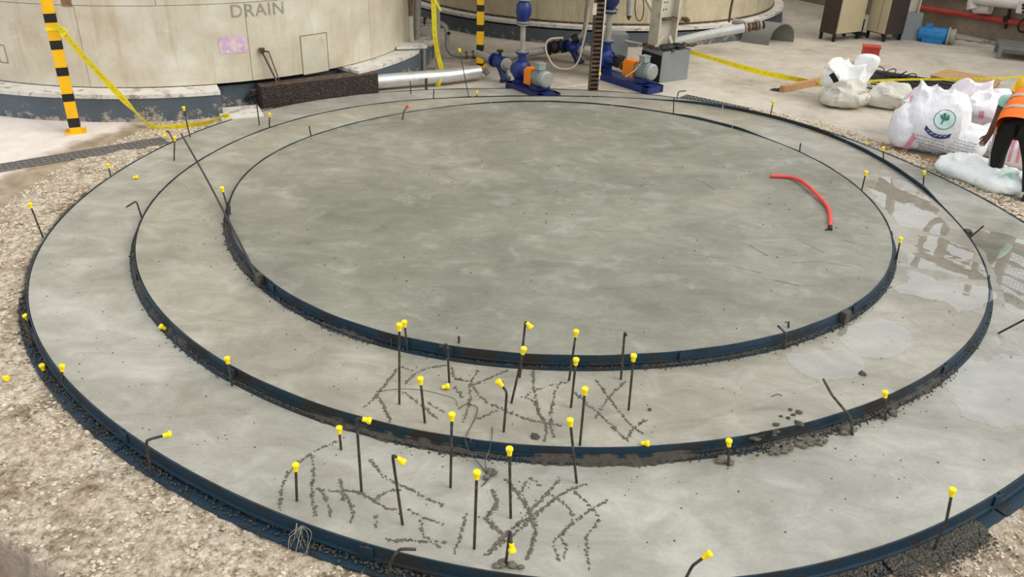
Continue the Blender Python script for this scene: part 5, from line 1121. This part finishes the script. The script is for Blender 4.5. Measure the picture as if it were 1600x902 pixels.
bA2 = P(1428, 214); tA2, vA2, _, _ = sack(bA2+Vector((0, 0, .0)), .46, .34, .66, 4.7, M['sackpink'], 'woven_sack', 'crumpled white and pink sack rising behind the leftmost one', group=SG, nz=.11, wr=5, pinch=.7)
mB2 = mid_at(1425, 165, bA2); v_, f_ = stripe((-.03, .12), (.08, -.15), .03, 14, -.03); decal(tA2, vA2, mB2, v_, f_, M['inkpink'], 'printed_stripe')
bB = P(1454, 240); tB, vB, _, _ = sack(bB+Vector((0, 0, .03)), .62, .44, .76, 2.2, M['sack'], 'woven_sack', 'front white sack with a green plant emblem in a ring', group=SG, nz=.045, pinch=.75, roll=-.06)
mE = mid_at(1476, 187, bB, -.25); v_, f_ = ringpts(.001, .104); decal(tB, vB, mE, v_, f_, M['inkpale'], 'emblem_ground')
v_, f_ = ringpts(.104, .112); decal(tB, vB, mE, v_, f_, M['inkgreen'], 'emblem_ring')
for a, c, w_, bd in (((-.02, -.055), (.0, .01), .014, .006), ((.0, .0), (-.045, .05), .022, .012), ((.0, .0), (.03, .055), .026, -.01), ((-.005, .01), (-.015, .07), .03, 0), ((.0, -.005), (.045, .02), .014, -.008)): v_, f_ = stripe(a, c, w_, 6, bd); decal(tB, vB, mE, v_, f_, M['inkgreen'], 'emblem_leaf', None, .012)
mBn = mid_at(1466, 209, bB, -.25); v_, f_ = stripe((-.15, .05), (.13, .0), .05, 20, -.055); decal(tB, vB, mBn, v_, f_, M['inkblue'], 'printed_banner')
for k in range(9):
    x = -.11+k*.026; y = .03-.052*4*((k+1.2)/10.5)*(1-(k+1.2)/10.5)-.012*k/9; v_, f_ = stripe((x-.009, y-.002), (x+.010, y+.004+.004*(k % 3)), .007, 5, .008*(-1)**k); decal(tB, vB, mBn, v_, f_, M['inkpale'], 'banner_script', None, .012)
def textlines(t, bv, mid, w, n, dy, seed, tilt=-.08):
    rnd = random.Random(seed)
    for k in range(n):
        x = -w/2; v_ = []; f_ = []
        while x < w/2:
            l = rnd.uniform(.015, .04); a, f2 = stripe((x, -k*dy+tilt*x), (x+l, -k*dy+tilt*(x+l)+rnd.uniform(-.003, .003)), .0075, 3, rnd.uniform(-.006, .006)); o = len(v_); v_ += a; f_ += [tuple(i+o for i in q) for q in f2]; x += l+rnd.uniform(.006, .016)
        decal(t, bv, mid, v_, f_, M['inkgrey'], 'printed_text_line')
textlines(tB, vB, mid_at(1450, 216, bB, -.25), .36, 5, .036, 5, -.12)
bC = P(1503, 248); tC, vC_, _, _ = sack(bC+Vector((0, 0, .02)), .42, .36, .40, 5.1, M['sack'], 'woven_sack', 'full sack with grey print right of the emblem sack', group=SG, nz=.03, pinch=.4)
textlines(tC, vC_, mid_at(1503, 220, bC, -.25), .28, 5, .036, 8)
bD = P(1543, 247); tD, vD, _, _ = sack(bD+Vector((0, 0, .02)), .32, .34, .40, 6.6, M['sack'], 'woven_sack', 'full sack with grey print just left of the black trousers', group=SG, nz=.03, pinch=.4)
textlines(tD, vD, mid_at(1543, 222, bD, -.25), .2, 4, .036, 9)
bE = P(1525, 228); tE, vE, _, _ = sack(Vector((bE.x, bE.y, .33)), .55, .42, .26, 7.9, M['sackpink'], 'woven_sack', 'pinkish sack lying on top of the two printed right sacks', group=SG, nz=.07, pinch=.5)
v_, f_ = stripe((-.01, .06), (.01, -.05), .05, 6); decal(tE, vE, mid_at(1533, 182, bE, -.2), v_, f_, M['inkpink'], 'printed_mark')
bF = P(1500, 212); sack(Vector((bF.x, bF.y, ZF)), .60, .36, .66, 9.4, M['sackpink'], 'woven_sack', 'tall rumpled sack with a pointed top at the back of the heap', group=SG, nz=.12, wr=5, pinch=.85)
bG0 = P(1545, 214); sack(Vector((bG0.x, bG0.y, ZF)), .40, .34, .56, 3.4, M['sack'], 'woven_sack', 'rumpled white sack at the back right of the heap', group=SG, nz=.1, wr=5, pinch=.7)
bG = P(1530, 288); sack(Vector((bG.x, bG.y, ZF)), .95, .46, .26, 11.7, M['sackgreen'], 'woven_sack', 'white sack with green print lying flat in front of the worker', group=SG, nz=.05, pinch=.3, rz=-.45)
bH = P(1588, 262); tH, vH, _, _ = sack(Vector((bH.x, bH.y, ZF)), .34, .34, .42, 12.9, M['sackpink'], 'woven_sack', 'pink striped sack seen between the legs of the worker', group=SG, nz=.04, pinch=.4)
for dx in (-.05, .03): v_, f_ = stripe((dx, .15), (dx+.02, -.1), .03, 8); decal(tH, vH, mid_at(1585, 240, bH, -.2), v_, f_, M['inkpink'], 'printed_stripe')
q = P(1583, 297); b = MB(); b.lathe([(.02, -.15), (.10, -.15), (.11, -.1), (.11, .1), (.10, .15), (.02, .15)], q+Vector((0, 0, .1)), (.6, .8, 0), 18); tag(b.done('grey_roll', M['greysheet'], None, q), 'small grey roll on the ground by the feet of the worker', 'roll')
# empty bags
b1 = P(1318, 166); sack(b1, .60, .5, .30, 13.1, M['sackdirty'], 'empty_bag', 'dirty crumpled bag bottom lying under the white plastic bag', 'bag', nz=.1, wr=6, pinch=.3, rz=.3)
b2 = P(1310, 158); tW, vW, _, _ = sack(Vector((b2.x, b2.y, .10)), .52, .40, .40, 14.2, M['sackwhite'], 'plastic_bag', 'white crumpled plastic bag with an open mouth', 'bag', nz=.13, wr=4.5, pinch=.4, rz=-.2)
v_, f_ = stripe((-.10, .10), (.02, -.06), .07, 8, .01); decal(tW, vW, mid_at(1308, 128, b2, -.2), v_, f_, M['hole'], 'bag_mouth', 'dark opening')
b3 = P(1331, 158); sack(Vector((b3.x, b3.y, .05)), .22, .18, .50, 15.9, M['sackwhite'], 'plastic_bag', 'white plastic bag peak standing up in front of the red can', 'bag', nz=.1, wr=5, pinch=.9, roll=.12)
b4 = P(1384, 168); sack(b4, .50, .36, .30, 16.3, M['sackdirty'], 'empty_bag', 'dirty cream crumpled bag between the plastic bags and the sacks', 'bag', nz=.1, wr=6, pinch=.3)
# boards under the sacks
for px, py, qx, qy, l in ((1372, 226, 1420, 244, 'board sticking out under the leftmost sack'), (1436, 246, 1500, 262, 'dark board under the emblem sack')):
    a, c = P(px, py, ZF+.02), P(qx, qy, ZF+.02); d = c-a; b = MB(); b.box(a.lerp(c, .5), (d.length, .16, .035), zmat(math.atan2(d.y, d.x))); tag(b.done('board', M['darkwood'], None, a.lerp(c, .5)-Vector((0, 0, .02))), l, 'board')
a, c = P(1222, 139, ZF+.045), P(1284, 126, ZF+.045); d = c-a; b = MB(); b.box(a.lerp(c, .5), (d.length, .085, .085), zmat(math.atan2(d.y, d.x))); tag(b.done('timber_offcut', M['wood'], None, a.lerp(c, .5)-Vector((0, 0, .045))), 'pine offcut on the yard left of the plastic bag', 'timber')
b = MB()
for k in range(7): b.lump(P(1213+random.uniform(-8, 6), 140+random.uniform(-1.5, 1.5), ZF+.01), random.uniform(.02, .04), (1.5, 1, .5))
tag(b.done('black_scrap', M['rubber'], None, P(1213, 140)), 'small black scrap beside the pine offcut', 'scrap')
# red can
q = P(1359, 104); t = thing('red_can', 'red square plastic can behind the plastic bags', 'can', q); m = zmat(-.25); b = MB(); b.box(q+Vector((0, .12, .15)), (.27, .22, .30), m, .96); b.done('body', M['redcan'], t); b = MB(); b.box(q+Vector((0, .12, .305)), (.285, .235, .02), m); b.done('rim', M['redcan'], t)
b = MB(); b.box(q+Vector((0, .0, .17)), (.17, .02, .17), m); b.done('panel', M['redcan'], t)
# long dark bars
for k in range(22):
    f = random.uniform(-1, 1); a = P(1296+random.uniform(0, 26), 107+f*6, ZF+.02+.02*(k % 4)); c = P(1625+random.uniform(-40, 10), 166+f*14, ZF+.02+.02*(k % 4)); mdl = a.lerp(c, .5)+Vector((0, 0, .0)); b = MB(); b.tube([a, mdl, c], random.choice([.012, .016, .02]), 7)
    tag(b.done('long_bar', M['black'] if k % 3 else M['rebar'], None, a), 'long black bar in the bundle behind the sacks', 'bar', 'bundle of long black bars behind the sacks')
for k in range(6):
    a = P(1352+random.uniform(-10, 10), 116+k*5, ZF+.05); c = P(1475+random.uniform(-10, 30), 138+k*7, ZF+.05); b = MB(); b.tube([a, a.lerp(c, .5)+Vector((0, 0, .06)), c], .012, 7); tag(b.done('short_bar', M['black'], None, a), 'shorter black bar in the tangle right of the red can', 'bar', 'tangle of short black bars')
for k in range(4):
    cpt = P(1372+k*16, 118+k*3, ZF+.1); b = MB(); b.tube([cpt+Vector((.09*math.cos(a/9*2*PI), .05*math.sin(a/9*2*PI), .07*math.sin(a/9*2*PI+k)+.06)) for a in range(10)], .008, 6, False); tag(b.done('wire_stirrup', M['black'], None, cpt), 'black bent wire stirrup in the tangle right of the red can', 'stirrup', 'wire stirrups in the tangle')
# slatted wooden panel
ca, cb_, cc_, ce = P(1452, 119, .06), P(1480, 109, .06), P(1566, 126, .06), P(1548, 141, .06)
t = thing('slatted_panel', 'wooden slatted panel lying behind the sack heap', 'panel', (ca+cc_)/2-Vector((0, 0, .09)))
for k in range(7):
    f = (k+.5)/7; a, c = ca.lerp(cb_, f), ce.lerp(cc_, f); d = c-a; b = MB(); b.box(a.lerp(c, .5)+Vector((0, 0, .012)), (d.length, (cb_-ca).length/7*.52, .02), zmat(math.atan2(d.y, d.x))); b.done('slat', M['slatwood'], t)
for f in (.06, .5, .94):
    a, c = ca.lerp(ce, f), cb_.lerp(cc_, f); d = c-a; b = MB(); b.box(a.lerp(c, .5)-Vector((0, 0, .03)), (d.length, .06, .06), zmat(math.atan2(d.y, d.x))); b.done('batten', M['darkwood'], t)
# ------------------------------------------------------------------ worker
def skin_mesh(name, verts, edges, radii, mat, parent, root=0, sub=2):
    me = bpy.data.meshes.new(name); org = parent_origin(parent); me.from_pydata([tuple(Vector(v)-org) for v in verts], edges, []); o = bpy.data.objects.new(name, me); COL.objects.link(o)
    md = o.modifiers.new('s', 'SKIN'); md.use_smooth_shade = True; md.branch_smoothing = .6
    for i, r in enumerate(radii):
        sv_ = me.skin_vertices[0].data[i]; sv_.radius = r if isinstance(r, tuple) else (r, r); sv_.use_root = (i == root)
    o.modifiers.new('d', 'SUBSURF').levels = sub
    dg = bpy.context.evaluated_depsgraph_get(); m2 = bpy.data.meshes.new_from_object(o.evaluated_get(dg)); m2.polygons.foreach_set('use_smooth', [True]*len(m2.polygons)); m2.materials.clear(); m2.materials.append(mat)
    o.modifiers.clear(); o.data = m2; bpy.data.meshes.remove(me); o.parent = parent; m2.name = name; return o
fL, fR = P(1548, 293), P(1603, 317)
fm = (fL+fR)/2; vd = Vector((fm.x-CAM.x, fm.y-CAM.y, 0)).normalized(); rv = Vector((vd.y, -vd.x, 0)); Zv = Vector((0, 0, 1))
t = thing('person', 'worker in orange vest, yellow helmet and black trousers bending over the sacks', 'person', Vector((fm.x, fm.y, ZF)))
hip = V(fm, 1592, 196)
def J(r_, f_, z_, o_=None): return (o_ or hip)+rv*r_+vd*f_+Zv*z_
aLk, aRk = fL+Zv*.09, fR+Zv*.09
hL, hR = J(-.10, 0, -.04), J(.10, 0, -.04)
kL = hL.lerp(aLk, .5)+vd*.05-rv*.02; kR = hR.lerp(aRk, .5)+vd*.05+rv*.02
sp1 = J(0, .14, .10); sp2 = J(-.01, .34, .17); nk = J(.0, .47, .20); hd = J(-.045, .59, .24); hd2 = J(-.05, .67, .21)
sL, sR = J(-.205, .40, .15), J(.205, .40, .15)
eL = V(fm, 1562, 180, .40); wL = V(fm, 1546, 211, .36); pL = V(fm, 1541, 217, .36)
eR = sR+rv*.10-Zv*.27+vd*.08; wR = eR-Zv*.22+vd*.1; pR = wR-Zv*.07+vd*.02
verts = [hip, sp1, sp2, nk, hd, hd2, sL, eL, wL, pL, sR, eR, wR, pR, hL, kL, aLk, hR, kR, aRk]
edges = [(0, 1), (1, 2), (2, 3), (3, 4), (4, 5), (2, 6), (6, 7), (7, 8), (8, 9), (2, 10), (10, 11), (11, 12), (12, 13), (0, 14), (14, 15), (15, 16), (0, 17), (17, 18), (18, 19)]
rad_ = [.11, .11, .12, .055, .085, .075, .064, .05, .034, .036, .064, .05, .034, .036, .085, .055, .038, .085, .055, .038]
def fingers(wr_, pa, base_i):
    d = (pa-wr_).normalized(); s = d.cross(vd).normalized(); n0 = d.cross(s)
    for k, (off, ln) in enumerate(((-.026, .062), (-.009, .072), (.009, .068), (.025, .052))):
        a = pa+s*off+d*.025; b2 = a+d*ln*.5+n0*.012; c2 = b2+d*ln*.35+n0*.025
        i = len(verts); verts.extend([a, b2, c2]); rad_.extend([.0095, .0085, .007]); edges.extend([(base_i, i), (i, i+1), (i+1, i+2)])
    a = pa.lerp(wr_, .35)+s*-.03; b2 = a+d*.03+s*-.018+n0*.012; c2 = b2+d*.026+n0*.012
    i = len(verts); verts.extend([a, b2, c2]); rad_.extend([.011, .0095, .008]); edges.extend([(base_i, i), (i, i+1), (i+1, i+2)])
fingers(wL, pL, 9); fingers(wR, pR, 13)
skin_mesh('body', verts, edges, rad_, M['skin'], t)
skin_mesh('trousers', [J(0, .07, .05), J(0, 0, -.03), hL, kL, aLk+Zv*.0, hR, kR, aRk, J(-.08, -.05, -.05), J(.08, -.05, -.05)], [(0, 1), (1, 2), (2, 3), (3, 4), (1, 5), (5, 6), (6, 7), (1, 8), (1, 9)], [(.15, .135), (.14, .14), .112, .085, .068, .112, .085, .068, .10, .10], M['trouser'], t, 1)
for kx in (-.014, 0.014):
    pts = []
    for a_, b2, n_ in ((hL, kL, 8), (kL, aLk, 8)):
        for q in range(n_):
            f = q/n_; rr = (.112+(.085-.112)*f if a_ is hL else .085+(.068-.085)*f)*.93; c = a_.lerp(b2, f); pts.append(c-rv*rr*math.cos(.5+kx*6)-vd*rr*math.sin(.5+kx*6))
    b = MB(); b.tube(pts, .007, 6); b.done('side_stripe', M['band'], t)
skin_mesh('shirt', [sp1, sp2, nk-vd*.03, sL, sL.lerp(eL, .55), sR, sR.lerp(eR, .55)], [(0, 1), (1, 2), (1, 3), (3, 4), (1, 5), (5, 6)], [.125, .132, .075, .085, .078, .085, .078], M['shirt'], t, 1)
# vest: lofted around the trunk, open at neck and arms
def loft(pts, ws, hs, mat, name, n=28, par=None):
    b = MB(); rows = []
    for i, p_ in enumerate(pts):
        tt = (pts[min(i+1, len(pts)-1)]-pts[max(i-1, 0)]).normalized(); s = rv; w2 = s.cross(tt).normalized()
        rows.append([p_+s*ws[i]*math.copysign(abs(math.cos(2*PI*j/n))**.75, math.cos(2*PI*j/n))+w2*hs[i]*math.copysign(abs(math.sin(2*PI*j/n))**.75, math.sin(2*PI*j/n))+Vector((0, 0, .006*noise.noise((i*.8, j*.6, 3)))) for j in range(n)])
    b.strip(rows, True); return b.done(name, mat, par or t)
tp = [J(0, -.08, -.02), J(0, .02, .045), J(0, .10, .09), J(0, .20, .13), J(0, .30, .165), J(0, .40, .19), J(0, .455, .205)]
ws = [.205, .20, .185, .175, .165, .14, .09]; hs = [.165, .165, .155, .15, .15, .12, .075]
vo = loft(tp, ws, hs, M['vest'], 'vest')
def band_at(f0, f1):
    def at(l, f): i = min(int(f), len(l)-2); q = f-i; return l[i].lerp(l[i+1], q) if isinstance(l[0], Vector) else l[i]+(l[i+1]-l[i])*q
    fs = [f0, (f0+f1)/2, f1]; return loft([at(tp, f) for f in fs], [at(ws, f)+.004 for f in fs], [at(hs, f)+.004 for f in fs], M['band'], 'reflective_band', 28, vo)
band_at(1.1, 1.6); band_at(2.9, 3.4)
# helmet and hair, shoes
up_ = (Zv*.8-vd*.35).normalized(); hc = hd.lerp(hd2, .4)+up_*.02
b = MB(); b.lathe([(.112, -.005), (.115, .02), (.108, .06), (.085, .10), (.05, .122), (.012, .13)], hc, up_, 26); hat = b.done('helmet', M['hat'], t)
b = MB(); b.lathe([(.112, -.012), (.135, -.012), (.135, -.004), (.112, .0)], hc, up_, 26); b.done('brim', M['hat'], hat)
b = MB(); b.tube([hc+up_*(.06+.07*math.sin(k/8*PI))-vd*(.1*math.cos(k/8*PI)) for k in range(9)], .01, 6); b.done('ridge', M['hat'], hat)
b = MB(); b.lathe([(.07, -.08), (.098, -.04), (.103, .0), (.1, .02)], hc, up_, 20); b.done('hair', M['black'], t)
fd = (vd*1+rv*.0).normalized()
for nm, a_ in (('shoe', fL), ('shoe', fR)):
    b = MB(); b.lathe([(.02, -.10), (.045, -.08), (.05, .0), (.045, .1), (.025, .16)], a_+Zv*.045, fd, 14); b.done(nm, M['shoe'], t)

# unseen steel deck, added over the pumps to shade them and the tank behind
t = thing('shade_deck', 'unseen steel deck added above the pumps to shade that corner', 'shade deck', (-1.0, 6.1, 2.35))
for k in range(9): b = MB(); b.box((-3.0+k*.5, 6.15, 2.35), (.49, 2.6, .03)); b.done('deck_plate', M['gantry'], t)
for y in (4.95, 7.35): b = MB(); b.box((-1.0, y, 2.26), (4.5, .1, .16)); b.done('edge_beam', M['gantry'], t)
for x in (-3.0, -1.0, .95): b = MB(); b.box((x, 6.15, 2.28), (.1, 2.3, .1)); b.done('cross_beam', M['gantry'], t)
